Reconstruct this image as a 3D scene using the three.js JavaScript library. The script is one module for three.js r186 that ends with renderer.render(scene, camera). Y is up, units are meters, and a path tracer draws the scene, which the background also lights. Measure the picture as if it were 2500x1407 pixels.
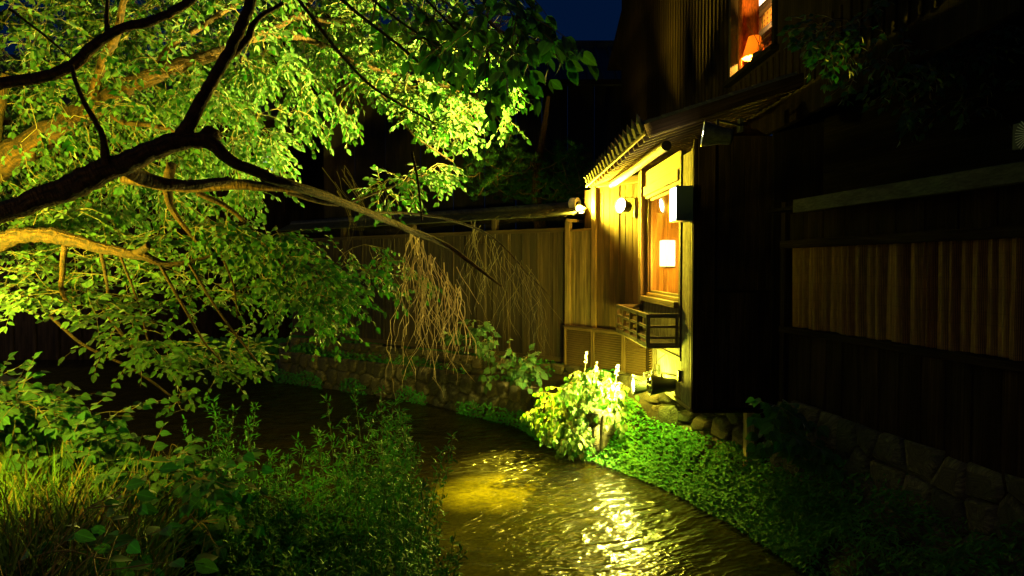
import * as THREE from 'three';
import { mergeGeometries, mergeVertices } from 'three/addons/utils/BufferGeometryUtils.js';

// ---------------------------------------------------------------- camera, sky, moon, exposure
const scene = new THREE.Scene();
const EYE = 3.2, FP = 1667, PITCH = Math.atan(51.5 / FP);
const camera = new THREE.PerspectiveCamera(2 * Math.atan(703.5 / FP) * 180 / Math.PI, 2500 / 1407, 0.1, 600);
camera.position.set(0, EYE, 0);
camera.rotation.set(-PITCH, 0, 0);
scene.add(camera);
const renderer = new THREE.WebGLRenderer({ antialias: true });
renderer.toneMapping = THREE.LinearToneMapping;
renderer.toneMappingExposure = 1;
renderer.shadowMap.enabled = true;

{ // night sky: deep blue, a little lighter towards the horizon
  const W = 64, Hh = 32, a = new Float32Array(W * Hh * 4);
  for (let j = 0; j < Hh; j++) for (let i = 0; i < W; i++) {
    const k = (j * W + i) * 4, e = Math.max(0, (j + 0.5) / Hh * 2 - 1), g = 1 - 0.25 * e;
    a[k] = 0.0006 * g; a[k + 1] = 0.0062 * g; a[k + 2] = 0.028 * g; a[k + 3] = 1;
  }
  const t = new THREE.DataTexture(a, W, Hh, THREE.RGBAFormat, THREE.FloatType);
  t.mapping = THREE.EquirectangularReflectionMapping; t.magFilter = THREE.LinearFilter; t.needsUpdate = true;
  scene.background = t; scene.environment = t;
}
const moon = new THREE.DirectionalLight(new THREE.Color(0.75, 0.85, 1), 0.012);
moon.position.set(-8, 30, 14); moon.target.position.set(0, 0, -10);
moon.castShadow = true; moon.shadow.mapSize.set(2048, 2048);
Object.assign(moon.shadow.camera, { left: -30, right: 30, top: 30, bottom: -30, near: 1, far: 90 });
scene.add(moon, moon.target);

// ---------------------------------------------------------------- helpers
const V = (x, y, z) => new THREE.Vector3(x, y, z);
let seed = 7;
const rnd = () => { seed = (seed + 0x6d2b79f5) | 0; let t = Math.imul(seed ^ (seed >>> 15), 1 | seed); t = (t + Math.imul(t ^ (t >>> 7), 61 | t)) ^ t; return ((t ^ (t >>> 14)) >>> 0) / 4294967296; };
const rr = (a, b) => a + (b - a) * rnd();
const lerp = (a, b, t) => a + (b - a) * t, clamp = (x, a, b) => Math.min(b, Math.max(a, x));
const sm = (a, b, x) => { const t = clamp((x - a) / (b - a), 0, 1); return t * t * (3 - 2 * t); };
// a point at depth d (metres ahead of the lens) that the photograph shows at px, py
function P(px, py, d) {
  const x = (px - 1250) / FP, y = (703.5 - py) / FP, c = Math.cos(PITCH), s = Math.sin(PITCH);
  const yy = y * c - s, zz = y * s + c;
  return V(x / zz * d, EYE + yy / zz * d, -d);
}
const used = {};
function numbered(n) { if (!(n in used)) { used[n] = 0; return n; } return n + '_' + String(++used[n]).padStart(3, '0'); }
function tag(o, label, category, group, kind) { Object.assign(o.userData, { label, category }); if (group) o.userData.group = group; if (kind) o.userData.kind = kind; return o; }
function thing(name, label, category, pos = V(0, 0, 0), turn = 0, group) {
  const o = new THREE.Group(); o.name = numbered(name); o.position.copy(pos); o.rotation.y = turn; scene.add(o);
  return tag(o, label, category, group);
}
function mesh(name, geo, mat, parent = scene) {
  const g = Array.isArray(geo) ? (geo.length > 1 ? mergeGeometries(geo.map(flat)) : geo[0]) : geo;
  const m = new THREE.Mesh(g, mat); m.name = parent === scene ? numbered(name) : name; m.castShadow = m.receiveShadow = true;
  parent.add(m); return m;
}
// a frame on a wall: origin at a, local x towards b, local z out of the wall
function wallFrame(ax, az, bx_, bz) { const g = new THREE.Group(); g.position.set(ax, 0, az); g.rotation.y = Math.atan2(-(bz - az), bx_ - ax); g.updateMatrixWorld(true); return g; }
function addIn(parent, frame, m) { // put m, placed in frame, under parent without moving it
  const r = new THREE.Group(); r.add(m); r.applyMatrix4(frame.matrixWorld); scene.add(r); r.updateMatrixWorld(true); parent.updateMatrixWorld(true); parent.attach(m); scene.remove(r); return m;
}
// ---------- tileable noise and textures
function hash(x, y, s) { let h = Math.imul(x, 374761393) ^ Math.imul(y, 668265263) ^ Math.imul(s, 1274126177); h = Math.imul(h ^ (h >>> 13), 1103515245); return ((h ^ (h >>> 16)) >>> 0) / 4294967296; }
function vnoise(x, y, px, py, s) {
  const x0 = Math.floor(x), y0 = Math.floor(y), fx = x - x0, fy = y - y0, u = fx * fx * (3 - 2 * fx), v = fy * fy * (3 - 2 * fy);
  const m = (a, n) => ((a % n) + n) % n, q = (i, j) => hash(m(i, px), m(j, py), s);
  return lerp(lerp(q(x0, y0), q(x0 + 1, y0), u), lerp(q(x0, y0 + 1), q(x0 + 1, y0 + 1), u), v);
}
function fbm(u, v, fx, fy, oct, s) { let a = 0.5, r = 0, n = 0; for (let o = 0; o < oct; o++) { r += a * vnoise(u * fx, v * fy, fx, fy, s + o * 17); n += a; a *= 0.55; fx *= 2; fy *= 2; } return r / n; }
function tex(w, h, fn, srgb = false) {
  const a = new Uint8Array(w * h * 4);
  for (let j = 0; j < h; j++) for (let i = 0; i < w; i++) { const c = fn(i / w, j / h), k = (j * w + i) * 4; for (let q = 0; q < 3; q++) a[k + q] = clamp(Math.round(255 * (Array.isArray(c) ? c[q] : c)), 0, 255); a[k + 3] = 255; }
  const t = new THREE.DataTexture(a, w, h); t.wrapS = t.wrapT = THREE.RepeatWrapping; t.magFilter = THREE.LinearFilter; t.minFilter = THREE.LinearMipmapLinearFilter; t.generateMipmaps = true;
  if (srgb) t.colorSpace = THREE.SRGBColorSpace; t.needsUpdate = true; return t;
}
const lin = (r, g, b) => new THREE.Color().setRGB(r, g, b);
const rep = (t, x, y) => { const c = t.clone(); c.repeat.set(x, y); c.needsUpdate = true; return c; };
const grain = tex(256, 512, (u, v) => { const w = u + 0.03 * (fbm(u, v, 3, 2, 3, 5) - 0.5); const g = fbm(w, v, 40, 3, 3, 11), b = fbm(u, v, 4, 3, 4, 23), k = fbm(w, v, 90, 6, 2, 31); const x = 0.45 + 0.45 * g * b * 1.6 + 0.18 * (k - 0.5); return [x, x * 0.98, x * 0.94]; }, true);
const grainBump = tex(256, 512, (u, v) => fbm(u, v, 60, 4, 3, 11));
const rough = tex(256, 256, (u, v) => 0.35 + 0.6 * fbm(u, v, 8, 8, 5, 3));
const speck = tex(256, 256, (u, v) => { const a = fbm(u, v, 6, 6, 5, 71), b = fbm(u, v, 40, 40, 2, 77); const x = 0.35 + 0.55 * a + 0.35 * (b - 0.5); return [x, x * 0.99, x * 0.96]; }, true);
const barkTex = tex(256, 256, (u, v) => { const a = fbm(u, v, 10, 4, 5, 91), b = fbm(u, v, 5, 26, 3, 97); const x = 0.1 + 0.85 * a + 0.5 * (b - 0.5); return [x, x * 0.97, x * 0.9]; }, true);
const reedTex = tex(256, 256, (u, v) => { const stalk = Math.abs(Math.sin(u * Math.PI * 20)), th = Math.abs(((v * 6) % 1) - 0.5) < 0.02 ? 0.86 : 1, n = fbm(u, v, 24, 6, 3, 41); const x = (0.35 + 0.45 * stalk * (0.6 + 0.8 * n)) * th; return [x, x * 0.9, x * 0.72]; }, true);
const std = (c, o = {}) => new THREE.MeshStandardMaterial({ color: c, roughness: 0.8, ...o });
const wood = (r, g, b, o = {}) => std(lin(r, g, b), { map: grain, bumpMap: grainBump, bumpScale: 0.004, roughness: 0.78, ...o });
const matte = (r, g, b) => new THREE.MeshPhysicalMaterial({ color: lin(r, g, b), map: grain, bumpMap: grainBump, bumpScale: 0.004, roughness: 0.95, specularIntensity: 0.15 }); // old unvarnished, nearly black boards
const M = {
  fence: [wood(0.08, 0.052, 0.02), wood(0.052, 0.034, 0.014), wood(0.105, 0.068, 0.025), wood(0.066, 0.045, 0.02)],
  sleeve: [wood(0.42, 0.31, 0.16), wood(0.36, 0.26, 0.14)],
  wall: [wood(0.15, 0.085, 0.032), wood(0.115, 0.066, 0.026), wood(0.18, 0.10, 0.038)],
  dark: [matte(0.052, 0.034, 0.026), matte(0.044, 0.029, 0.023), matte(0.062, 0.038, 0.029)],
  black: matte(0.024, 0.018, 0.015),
  trim: wood(0.34, 0.22, 0.11), pale: wood(0.5, 0.38, 0.2), orange: wood(0.62, 0.33, 0.07), log: wood(0.5, 0.4, 0.24, { roughness: 0.6 }),
  rail: wood(0.17, 0.12, 0.08), jamb: wood(0.05, 0.035, 0.025),
  plaster: std(lin(0.5, 0.46, 0.34), { map: speck, bumpMap: rough, bumpScale: 0.004, roughness: 0.95 }),
  redwall: std(lin(0.68, 0.19, 0.03), { map: speck, roughness: 0.9 }),
  tile: std(lin(0.10, 0.10, 0.105), { map: speck, roughness: 0.55, bumpMap: rough, bumpScale: 0.002 }),
  shingle: std(lin(0.10, 0.11, 0.06), { map: speck, bumpMap: rough, bumpScale: 0.012, roughness: 0.95 }),
  stone: [0, 1, 2, 3].map((i) => std(lin(...[[0.26, 0.22, 0.15], [0.20, 0.18, 0.13], [0.31, 0.26, 0.17], [0.16, 0.15, 0.11]][i]), { map: rep(speck, 2, 2), bumpMap: rep(rough, 2.5, 2.5), bumpScale: 0.045, roughness: 0.95 })),
  mortar: std(lin(0.16, 0.15, 0.08), { map: speck, bumpMap: rough, bumpScale: 0.02, roughness: 1 }),
  block: [0, 1, 2].map((i) => std(lin(0.40 + 0.06 * i, 0.37 + 0.055 * i, 0.35 + 0.05 * i), { map: speck, bumpMap: rough, bumpScale: 0.01, roughness: 0.95 })),
  bark: std(lin(0.19, 0.085, 0.018), { map: barkTex, bumpMap: barkTex, bumpScale: 0.022, roughness: 0.9 }),
  twig: std(lin(0.42, 0.28, 0.18), { roughness: 0.7 }), stem: std(lin(0.05, 0.08, 0.02)), twigGreen: std(lin(0.17, 0.13, 0.05), { roughness: 0.8 }), twigDark: std(lin(0.15, 0.10, 0.05)),
  metal: std(lin(0.014, 0.014, 0.014), { roughness: 0.55 }), metalGrey: std(lin(0.16, 0.18, 0.17), { roughness: 0.6, metalness: 0.3, map: speck }),
  glass: new THREE.MeshPhysicalMaterial({ color: lin(0.95, 0.96, 0.95), transmission: 1, thickness: 0, roughness: 0.02, ior: 1.5 }),
  white: std(lin(0.78, 0.76, 0.72), { roughness: 0.5 }),
};
const glow = (r, g, b, k) => new THREE.MeshStandardMaterial({ color: lin(0.6, 0.6, 0.6), emissive: lin(r, g, b), emissiveIntensity: k, roughness: 0.6 });
// ---------- geometry
function finish(pos, uv) { const g = new THREE.BufferGeometry(); g.setAttribute('position', new THREE.Float32BufferAttribute(pos, 3)); g.setAttribute('uv', new THREE.Float32BufferAttribute(uv, 2)); g.computeVertexNormals(); return g; }
// chamfered box centred at x,y,z; the grain runs along axis `along` (0 x, 1 y, 2 z); uv in metres
function bx(w, h, d, x = 0, y = 0, z = 0, along = 1, c = 0.006) {
  const S = [w / 2, h / 2, d / 2]; c = Math.min(c, 0.3 * Math.min(w, h, d));
  const vtx = (sg, ax) => [0, 1, 2].map((k) => sg[k] * (S[k] - (k === ax ? 0 : c)));
  const pos = [], uv = [], o1 = rnd() * 7, o2 = rnd() * 7, ctr = [x, y, z];
  const tri = (a, b, q) => {
    const e1 = [0, 1, 2].map((k) => b[k] - a[k]), e2 = [0, 1, 2].map((k) => q[k] - a[k]);
    const n = [e1[1] * e2[2] - e1[2] * e2[1], e1[2] * e2[0] - e1[0] * e2[2], e1[0] * e2[1] - e1[1] * e2[0]];
    const m = [0, 1, 2].map((k) => a[k] + b[k] + q[k]);
    if (n[0] * m[0] + n[1] * m[1] + n[2] * m[2] < 0) [b, q] = [q, b];
    let ax = 0; for (let k = 1; k < 3; k++) if (Math.abs(n[k]) > Math.abs(n[ax])) ax = k;
    const va = ax === along ? (along + 2) % 3 : along, ua = 3 - ax - va;
    for (const p of [a, b, q]) { pos.push(p[0] + ctr[0], p[1] + ctr[1], p[2] + ctr[2]); uv.push(p[ua] * 2.2 + o1, p[va] * 0.6 + o2); }
  };
  const sgn = [-1, 1];
  for (let ax = 0; ax < 3; ax++) { const p = (ax + 1) % 3, q = (ax + 2) % 3;
    for (const s of sgn) { const f = (sp, sq) => { const g = [0, 0, 0]; g[ax] = s; g[p] = sp; g[q] = sq; return vtx(g, ax); }; tri(f(-1, -1), f(1, -1), f(1, 1)); tri(f(-1, -1), f(1, 1), f(-1, 1)); }
    for (const s of sgn) for (const t of sgn) { const e = (sq, a) => { const g = [0, 0, 0]; g[ax] = s; g[p] = t; g[q] = sq; return vtx(g, a); }; tri(e(-1, ax), e(1, ax), e(1, p)); tri(e(-1, ax), e(1, p), e(-1, p)); } }
  for (const a of sgn) for (const b of sgn) for (const q of sgn) tri(vtx([a, b, q], 0), vtx([a, b, q], 1), vtx([a, b, q], 2));
  return finish(pos, uv);
}
function flat(g) { const n = g.index ? g.toNonIndexed() : g; for (const k of Object.keys(n.attributes)) if (!['position', 'normal', 'uv'].includes(k)) n.deleteAttribute(k); return n; }
// tapered tube through points {p: Vector3, r}; smooth, uv in metres
function tube(pts, seg = 8, cap = true, wob = 0) {
  const pos = [], nor = [], uv = [], idx = []; let len = 0;
  const n = pts.length, T = pts.map((_, i) => pts[Math.min(n - 1, i + 1)].p.clone().sub(pts[Math.max(0, i - 1)].p).normalize());
  let N = Math.abs(T[0].y) < 0.9 ? V(0, 1, 0) : V(1, 0, 0); N.sub(T[0].clone().multiplyScalar(N.dot(T[0]))).normalize();
  for (let i = 0; i < n; i++) {
    N.sub(T[i].clone().multiplyScalar(N.dot(T[i]))).normalize(); const B = T[i].clone().cross(N);
    if (i) len += pts[i].p.distanceTo(pts[i - 1].p);
    for (let k = 0; k <= seg; k++) {
      const a = k / seg * Math.PI * 2, dx = N.clone().multiplyScalar(Math.cos(a)).addScaledVector(B, Math.sin(a));
      const R = pts[i].r * (1 + (wob ? wob * (vnoise(k % seg * 0.9, len * 5, seg, 999, 3) - 0.5) : 0));
      pos.push(pts[i].p.x + dx.x * R, pts[i].p.y + dx.y * R, pts[i].p.z + dx.z * R); nor.push(dx.x, dx.y, dx.z); uv.push(k / seg * Math.max(0.05, 6.28 * pts[0].r) * 3, len * 3);
    }
  }
  for (let i = 0; i < n - 1; i++) for (let k = 0; k < seg; k++) { const a = i * (seg + 1) + k, b = a + seg + 1; idx.push(a, a + 1, b, b, a + 1, b + 1); }
  if (cap) for (const [i, s] of [[0, 1], [n - 1, -1]]) { const c = pos.length / 3; pos.push(...pts[i].p.toArray()); nor.push(...T[i].clone().multiplyScalar(-s).toArray()); uv.push(0.5, 0.5); for (let k = 0; k < seg; k++) { const a = i * (seg + 1) + k; s > 0 ? idx.push(c, a + 1, a) : idx.push(c, a, a + 1); } }
  const g = new THREE.BufferGeometry(); g.setAttribute('position', new THREE.Float32BufferAttribute(pos, 3)); g.setAttribute('normal', new THREE.Float32BufferAttribute(nor, 3)); g.setAttribute('uv', new THREE.Float32BufferAttribute(uv, 2)); g.setIndex(idx);
  return g;
}
function smooth(list, per = 4) { // Catmull-Rom through [{p, r}]
  const c = new THREE.CatmullRomCurve3(list.map((q) => q.p), false, 'centripetal'), out = [], n = (list.length - 1) * per;
  for (let i = 0; i <= n; i++) { const t = i / n, k = Math.min(list.length - 2, Math.floor(t * (list.length - 1))), f = t * (list.length - 1) - k; out.push({ p: c.getPoint(t), r: lerp(list[k].r, list[k + 1].r, f) }); }
  return out;
}
const rod = (a, b, r, seg = 6) => tube([{ p: a, r }, { p: b, r }], seg);
const M4 = (g, m) => { g.applyMatrix4(m); return g; };
// ---------------------------------------------------------------- the ground with the river channel
// water's edge, [x, depth]; right bank from behind the camera to the far bend, then the left bank back again
const WR = [[4.3, -12], [3.75, -3], [3.65, 2], [3.45, 5], [3.18, 7.06], [2.92, 8.1], [2.33, 9.73], [1.41, 11.2], [0.72, 12.4], [0.33, 13.5], [-1.9, 15.9], [-4.2, 17.5], [-6.4, 19.0], [-7.3, 21.4], [-8.2, 23.4], [-16, 24.5], [-32, 26]];
const WL = [[-32, 21], [-14, 19.6], [-10, 15], [-7.5, 11], [-5, 8.6], [-3.2, 7.3], [-1.7, 6.5], [-0.75, 5.6], [-0.2, 4], [0, 2], [-0.2, -3], [-0.5, -12]];
const RIVER = [...WR, ...WL];
function segDist(x, d, a, b) { const vx = b[0] - a[0], vy = b[1] - a[1], t = clamp(((x - a[0]) * vx + (d - a[1]) * vy) / (vx * vx + vy * vy), 0, 1); return Math.hypot(x - a[0] - t * vx, d - a[1] - t * vy); }
const lineDist = (x, d, L) => { let m = 1e9; for (let i = 0; i < L.length - 1; i++) m = Math.min(m, segDist(x, d, L[i], L[i + 1])); return m; };
function inPoly(x, y, p) { let c = false; for (let i = 0, j = p.length - 1; i < p.length; j = i++) if ((p[i][1] > y) !== (p[j][1] > y) && x < (p[j][0] - p[i][0]) * (y - p[i][1]) / (p[j][1] - p[i][1]) + p[i][0]) c = !c; return c; }
const bump2 = (x, d, f, s) => fbm(x / 512 + 0.5, d / 512 + 0.5, Math.round(512 * f), Math.round(512 * f), 3, s) - 0.5;
function groundY(x, d) {
  const dr = lineDist(x, d, WR), dl = lineDist(x, d, WL);
  if (inPoly(x, d, RIVER)) return -0.30 * sm(0, 0.9, Math.min(dr, dl)) - 0.03 + 0.05 * bump2(x, d, 1.2, 9);
  if (dr < dl) { const steep = sm(11.0, 11.8, d); const a = 0.02 + 0.62 * sm(0, 1.0, dr) + 0.40 * sm(0.9, 1.6, dr), b = 0.70 * sm(0.02, 0.3, dr) + 0.32 * sm(0.3, 1.3, dr); return lerp(a, b, steep) - 0.03 + 0.08 * bump2(x, d, 0.9, 4); }
  return 1.55 * sm(0, 2.3, dl) + 0.14 * bump2(x, d, 0.7, 14);
}
{
  const axis = (fine0, fine1, step, far) => { const a = []; for (let x = fine0; x <= fine1 + 1e-6; x += step) a.push(x); let s = step, lo = fine0, hi = fine1; while (hi < far) { s *= 1.5; lo -= s; hi += s; a.unshift(lo); a.push(hi); } return a; };
  const X = axis(-15, 6, 0.22, 180), D = axis(-2, 26, 0.22, 180), pos = [], col = [], uv = [], idx = [];
  for (const d of D) for (const x of X) {
    const y = groundY(x, d), wet = inPoly(x, d, RIVER) ? 1 : 0, n = 0.75 + 0.5 * (bump2(x, d, 2.2, 33) + 0.5);
    pos.push(x, y, -d); uv.push(x * 0.7, d * 0.7);
    const c = wet ? [0.18, 0.15, 0.035] : [0.085, 0.07, 0.042]; col.push(c[0] * n, c[1] * n, c[2] * n);
  }
  for (let j = 0; j < D.length - 1; j++) for (let i = 0; i < X.length - 1; i++) { const a = j * X.length + i, b = a + X.length; idx.push(a, a + 1, b, b, a + 1, b + 1); }
  const g = new THREE.BufferGeometry(); g.setAttribute('position', new THREE.Float32BufferAttribute(pos, 3)); g.setAttribute('color', new THREE.Float32BufferAttribute(col, 3)); g.setAttribute('uv', new THREE.Float32BufferAttribute(uv, 2)); g.setIndex(idx); g.computeVertexNormals();
  mesh('ground', g, std(lin(1, 1, 1), { vertexColors: true, map: speck, bumpMap: rough, bumpScale: 0.03, roughness: 1 })).userData.kind = 'structure';
}
{ // the river: a rippled sheet at y = 0 over the sandy bed
  const ripple = tex(1024, 1024, (u, v) => { const w = fbm(u, v, 4, 4, 2, 2) - 0.5, a = fbm(u + 0.06 * w, v + 0.05 * w, 9, 20, 4, 51), b = fbm(u + 0.02 * w, v, 30, 62, 3, 57), r = 1 - Math.abs(2 * a - 1); return 0.75 * r * r + 0.05 * b + 0.2 * fbm(u, v, 5, 9, 2, 61); });
  const pos = [], uv = [], idx = [], X = [], D = []; for (let x = -34; x <= 5; x += 0.5) X.push(x); for (let d = -13; d <= 27; d += 0.5) D.push(d);
  const a = -0.5, ca = Math.cos(a), sa = Math.sin(a);
  for (const d of D) for (const x of X) { pos.push(x, 0.012 * Math.sin(x * 2.1 + d * 1.3) * Math.sin(d * 1.7 - x), -d); uv.push((x * ca - d * sa) * 0.23, (x * sa + d * ca) * 0.23); }
  for (let j = 0; j < D.length - 1; j++) for (let i = 0; i < X.length - 1; i++) { const q = j * X.length + i, b = q + X.length; idx.push(q, q + 1, b, b, q + 1, b + 1); }
  const g = new THREE.BufferGeometry(); g.setAttribute('position', new THREE.Float32BufferAttribute(pos, 3)); g.setAttribute('uv', new THREE.Float32BufferAttribute(uv, 2)); g.setIndex(idx); g.computeVertexNormals();
  mesh('river_water', g, new THREE.MeshPhysicalMaterial({ color: lin(0.44, 0.44, 0.14), transmission: 1, thickness: 0, ior: 1.33, roughness: 0.2, specularIntensity: 0.6, bumpMap: ripple, bumpScale: 0.042 })).userData.kind = 'structure';
}
// ---------------------------------------------------------------- rubble stone walls
function voronoi(pts, w, h, shrink) {
  return pts.map((p, i) => {
    let poly = [[Math.max(0, p[0] - 0.6), 0], [Math.min(w, p[0] + 0.6), 0], [Math.min(w, p[0] + 0.6), h], [Math.max(0, p[0] - 0.6), h]];
    pts.forEach((q, j) => { if (i === j || Math.abs(q[0] - p[0]) > 1.2) return;
      const nx = q[0] - p[0], ny = q[1] - p[1], L = Math.hypot(nx, ny), mx = (p[0] + q[0]) / 2, my = (p[1] + q[1]) / 2, f = (a) => ((a[0] - mx) * nx + (a[1] - my) * ny) / L + shrink, out = [];
      for (let k = 0; k < poly.length; k++) { const a = poly[k], b = poly[(k + 1) % poly.length], fa = f(a), fb = f(b); if (fa <= 0) out.push(a); if ((fa < 0) !== (fb < 0)) { const t = fa / (fa - fb); out.push([lerp(a[0], b[0], t), lerp(a[1], b[1], t)]); } }
      poly = out; });
    return { c: p, poly };
  }).filter((q) => q.poly.length > 2);
}
function stoneGeo(poly, c, depth) {
  const rings = [[1, -0.10], [1, 0.0], [0.93, depth * 0.55], [0.68, depth * 0.95]], n = poly.length, pos = [], uv = [], idx = [];
  rings.forEach(([s, z], q) => poly.forEach((p) => { const j = q > 1 ? rr(0.93, 1.05) : 1; const x = (p[0] - c[0]) * s * j, y = (p[1] - c[1]) * s * j; pos.push(x, y, z + (q > 1 ? rr(-0.012, 0.012) : 0)); uv.push(p[0] * 1.5 + x, p[1] * 1.5 + y + z); }));
  const k = pos.length / 3; pos.push(0, 0, depth * rr(0.95, 1.15)); uv.push(c[0] * 2.5, c[1] * 2.5);
  for (let q = 0; q < rings.length - 1; q++) for (let i = 0; i < n; i++) { const a = q * n + i, b = q * n + (i + 1) % n; idx.push(a, b, a + n, a + n, b, b + n); }
  for (let i = 0; i < n; i++) idx.push((rings.length - 1) * n + i, (rings.length - 1) * n + (i + 1) % n, k);
  const g = new THREE.BufferGeometry(); g.setAttribute('position', new THREE.Float32BufferAttribute(pos, 3)); g.setAttribute('uv', new THREE.Float32BufferAttribute(uv, 2)); g.setIndex(idx); g.computeVertexNormals(); return g;
}
// wall of picked stones along a polyline of [x, depth] (left to right as seen from the river)
function stoneWall(label, path, y0, h, size, depth, lean = 0.08) {
  const base = V(path[0][0], y0, -path[0][1]), t = thing('stone_wall', label, 'wall', base);
  const L = [0]; for (let i = 1; i < path.length; i++) L.push(L[i - 1] + Math.hypot(path[i][0] - path[i - 1][0], path[i][1] - path[i - 1][1]));
  const at = (u) => { let i = 0; while (i < path.length - 2 && u > L[i + 1]) i++; const f = (u - L[i]) / (L[i + 1] - L[i]), dx = path[i + 1][0] - path[i][0], dz = -(path[i + 1][1] - path[i][1]); return { x: lerp(path[i][0], path[i + 1][0], f), z: -lerp(path[i][1], path[i + 1][1], f), a: Math.atan2(-dz, dx) }; };
  const total = L[L.length - 1], rows = Math.max(2, Math.round(h / size)), pts = [];
  for (let r = 0; r < rows; r++) for (let u = (r % 2) * size * 0.55 + size * 0.3; u < total; u += size * rr(0.75, 1.5)) pts.push([u, (r + 0.5 + rr(-0.45, 0.45)) * h / rows]);
  for (const s of voronoi(pts, total, h, 0.008)) {
    const q = at(s.c[0]), m = mesh('stone', stoneGeo(s.poly, s.c, depth * rr(0.6, 1.25)), M.stone[Math.floor(rnd() * 4)], t);
    m.position.set(q.x - base.x, s.c[1] + rr(-0.035, 0.05) * (s.c[1] / h), q.z - base.z); m.rotation.set(0, q.a + rr(-0.05, 0.05), 0); m.translateZ(-s.c[1] * lean); m.rotateX(-lean); m.rotateZ(rr(-0.06, 0.06));
  }
  const core = []; for (let i = 1; i < path.length; i++) { const len = L[i] - L[i - 1], q = at((L[i] + L[i - 1]) / 2), g = bx(len + 0.12, h - 0.03, 0.3, 0, (h - 0.03) / 2, -0.17, 0, 0.02); g.rotateX(-lean); g.rotateY(q.a); g.translate(q.x - base.x, 0, q.z - base.z); core.push(g); }
  mesh('mortar', core, M.mortar, t); return t;
}
const bankPath = (from, to) => WR.slice(from, to).reverse();
stoneWall('low rough stone wall rising straight from the water below the board fence', bankPath(7, 14), -0.2, 1.0, 0.3, 0.1);
stoneWall('wall of large boulders under the lit bay window beside the floodlights', [[1.85, 12.7], [2.25, 11.8], [2.9, 10.5], [3.5, 9.25]], 0.3, 0.95, 0.34, 0.13);
stoneWall('short upper course of rubble stones under the foot of the board fence', [[-6.5, 20.0], [1.05, 14.3], [2.5, 12.75]], 0.72, 0.42, 0.3, 0.09);
stoneWall('dark stone footing below the reed blinds at the right bank', [[3.5, 9.0], [4.2, 5.2], [4.75, 1.5]], 0.5, 0.95, 0.34, 0.1);
{ // squared block wall across the far bend
  const f = wallFrame(-16, -24.9, -7.4, -23.9), t = thing('block_wall', 'grey wall of large squared stone blocks beyond the water under the tree', 'wall', V(-16, 0, -24.9), f.rotation.y);
  for (let r = 0; r < 4; r++) { let x = -0.1 - (r % 2) * 0.4; while (x < 8.7) { const w = rr(0.6, 1.15); mesh('block', bx(w - 0.02, 0.41, 0.4, 0, 0, 0, 0, 0.02), M.block[Math.floor(rnd() * 3)], t).position.set(x + w / 2, 0.1 + r * 0.43, rr(-0.03, 0.03)); x += w; } }
  mesh('backing', bx(9, 1.6, 0.3, 4.3, 0.7, -0.2, 0), M.mortar, t);
}
// ---------------------------------------------------------------- lamps
const YELLOW = [1.0, 0.86, 0.06], WARM = [1.0, 0.72, 0.03];
function floodlight(label, pos, dir, o) {
  const g = thing('floodlight', label, 'floodlight', pos); const r = o.r ?? 0.155, L = o.len ?? 0.36, q = new THREE.Quaternion().setFromUnitVectors(V(0, 0, 1), dir.clone().normalize());
  const part = (n, geo, m) => { const k = mesh(n, geo, m, g); k.quaternion.copy(q); return k; };
  part('housing', new THREE.LatheGeometry([[0.001, -L], [r * 0.55, -L], [r * 0.66, -L * 0.9], [r * 0.72, -L * 0.55], [r * 1.0, -0.02], [r * 1.03, 0.03], [r * 0.97, 0.03], [r * 0.93, -0.02], [r * 0.6, -L * 0.5]].map(([a, b]) => new THREE.Vector2(a, b)), 24).rotateX(Math.PI / 2), o.body ?? M.metal);
  const lens = new THREE.SphereGeometry(r * 1.6, 20, 6, 0, Math.PI * 2, 0, Math.asin(0.93 / 1.6)).translate(0, -r * 1.6 * Math.cos(Math.asin(0.93 / 1.6)), 0).rotateX(Math.PI / 2).translate(0, 0, -0.012);
  part('lens', lens, o.lit ? glow(...(o.shine ?? [1, 0.93, 0.55]), o.k ?? 30) : M.glass);
  part('rim', new THREE.TorusGeometry(r * 1.01, 0.012, 6, 28).translate(0, 0, 0.02), o.body ?? M.metal);
  if (o.arm) { const a = o.arm, loc = a.clone().sub(pos), mid = V(0, 0, -L * 0.45).applyQuaternion(q); const up = mid.clone().add(V(0, r + 0.03, 0)); mesh('bracket', [tube([{ p: mid, r: 0.016 }, { p: up, r: 0.016 }, { p: V(loc.x, Math.max(loc.y, up.y - 0.02), loc.z), r: 0.016 }, { p: loc, r: 0.016 }], 6), bx(0.05, 0.16, 0.1, loc.x, loc.y, loc.z)], o.body ?? M.metal, g); }
  if (!o.lit) part('cross_bar', [bx(r * 1.8, 0.012, 0.006, 0, 0, 0.03, 0), bx(0.012, r * 1.8, 0.006, 0, 0, 0.03, 1)], M.metal);
  if (o.I) {
    const s = new THREE.SpotLight(lin(...(o.color ?? YELLOW)), o.I, 0, o.angle ?? 1.2, o.pen ?? 0.5, 2), n = dir.clone().normalize();
    s.position.copy(pos).addScaledVector(n, 0.05); s.target.position.copy(pos).addScaledVector(o.aim ? o.aim.clone().normalize() : n, 3); s.castShadow = true; s.shadow.radius = o.soft ?? 5; s.shadow.mapSize.set(1024, 1024);
    scene.add(s, s.target);
  }
  return g;
}
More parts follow.
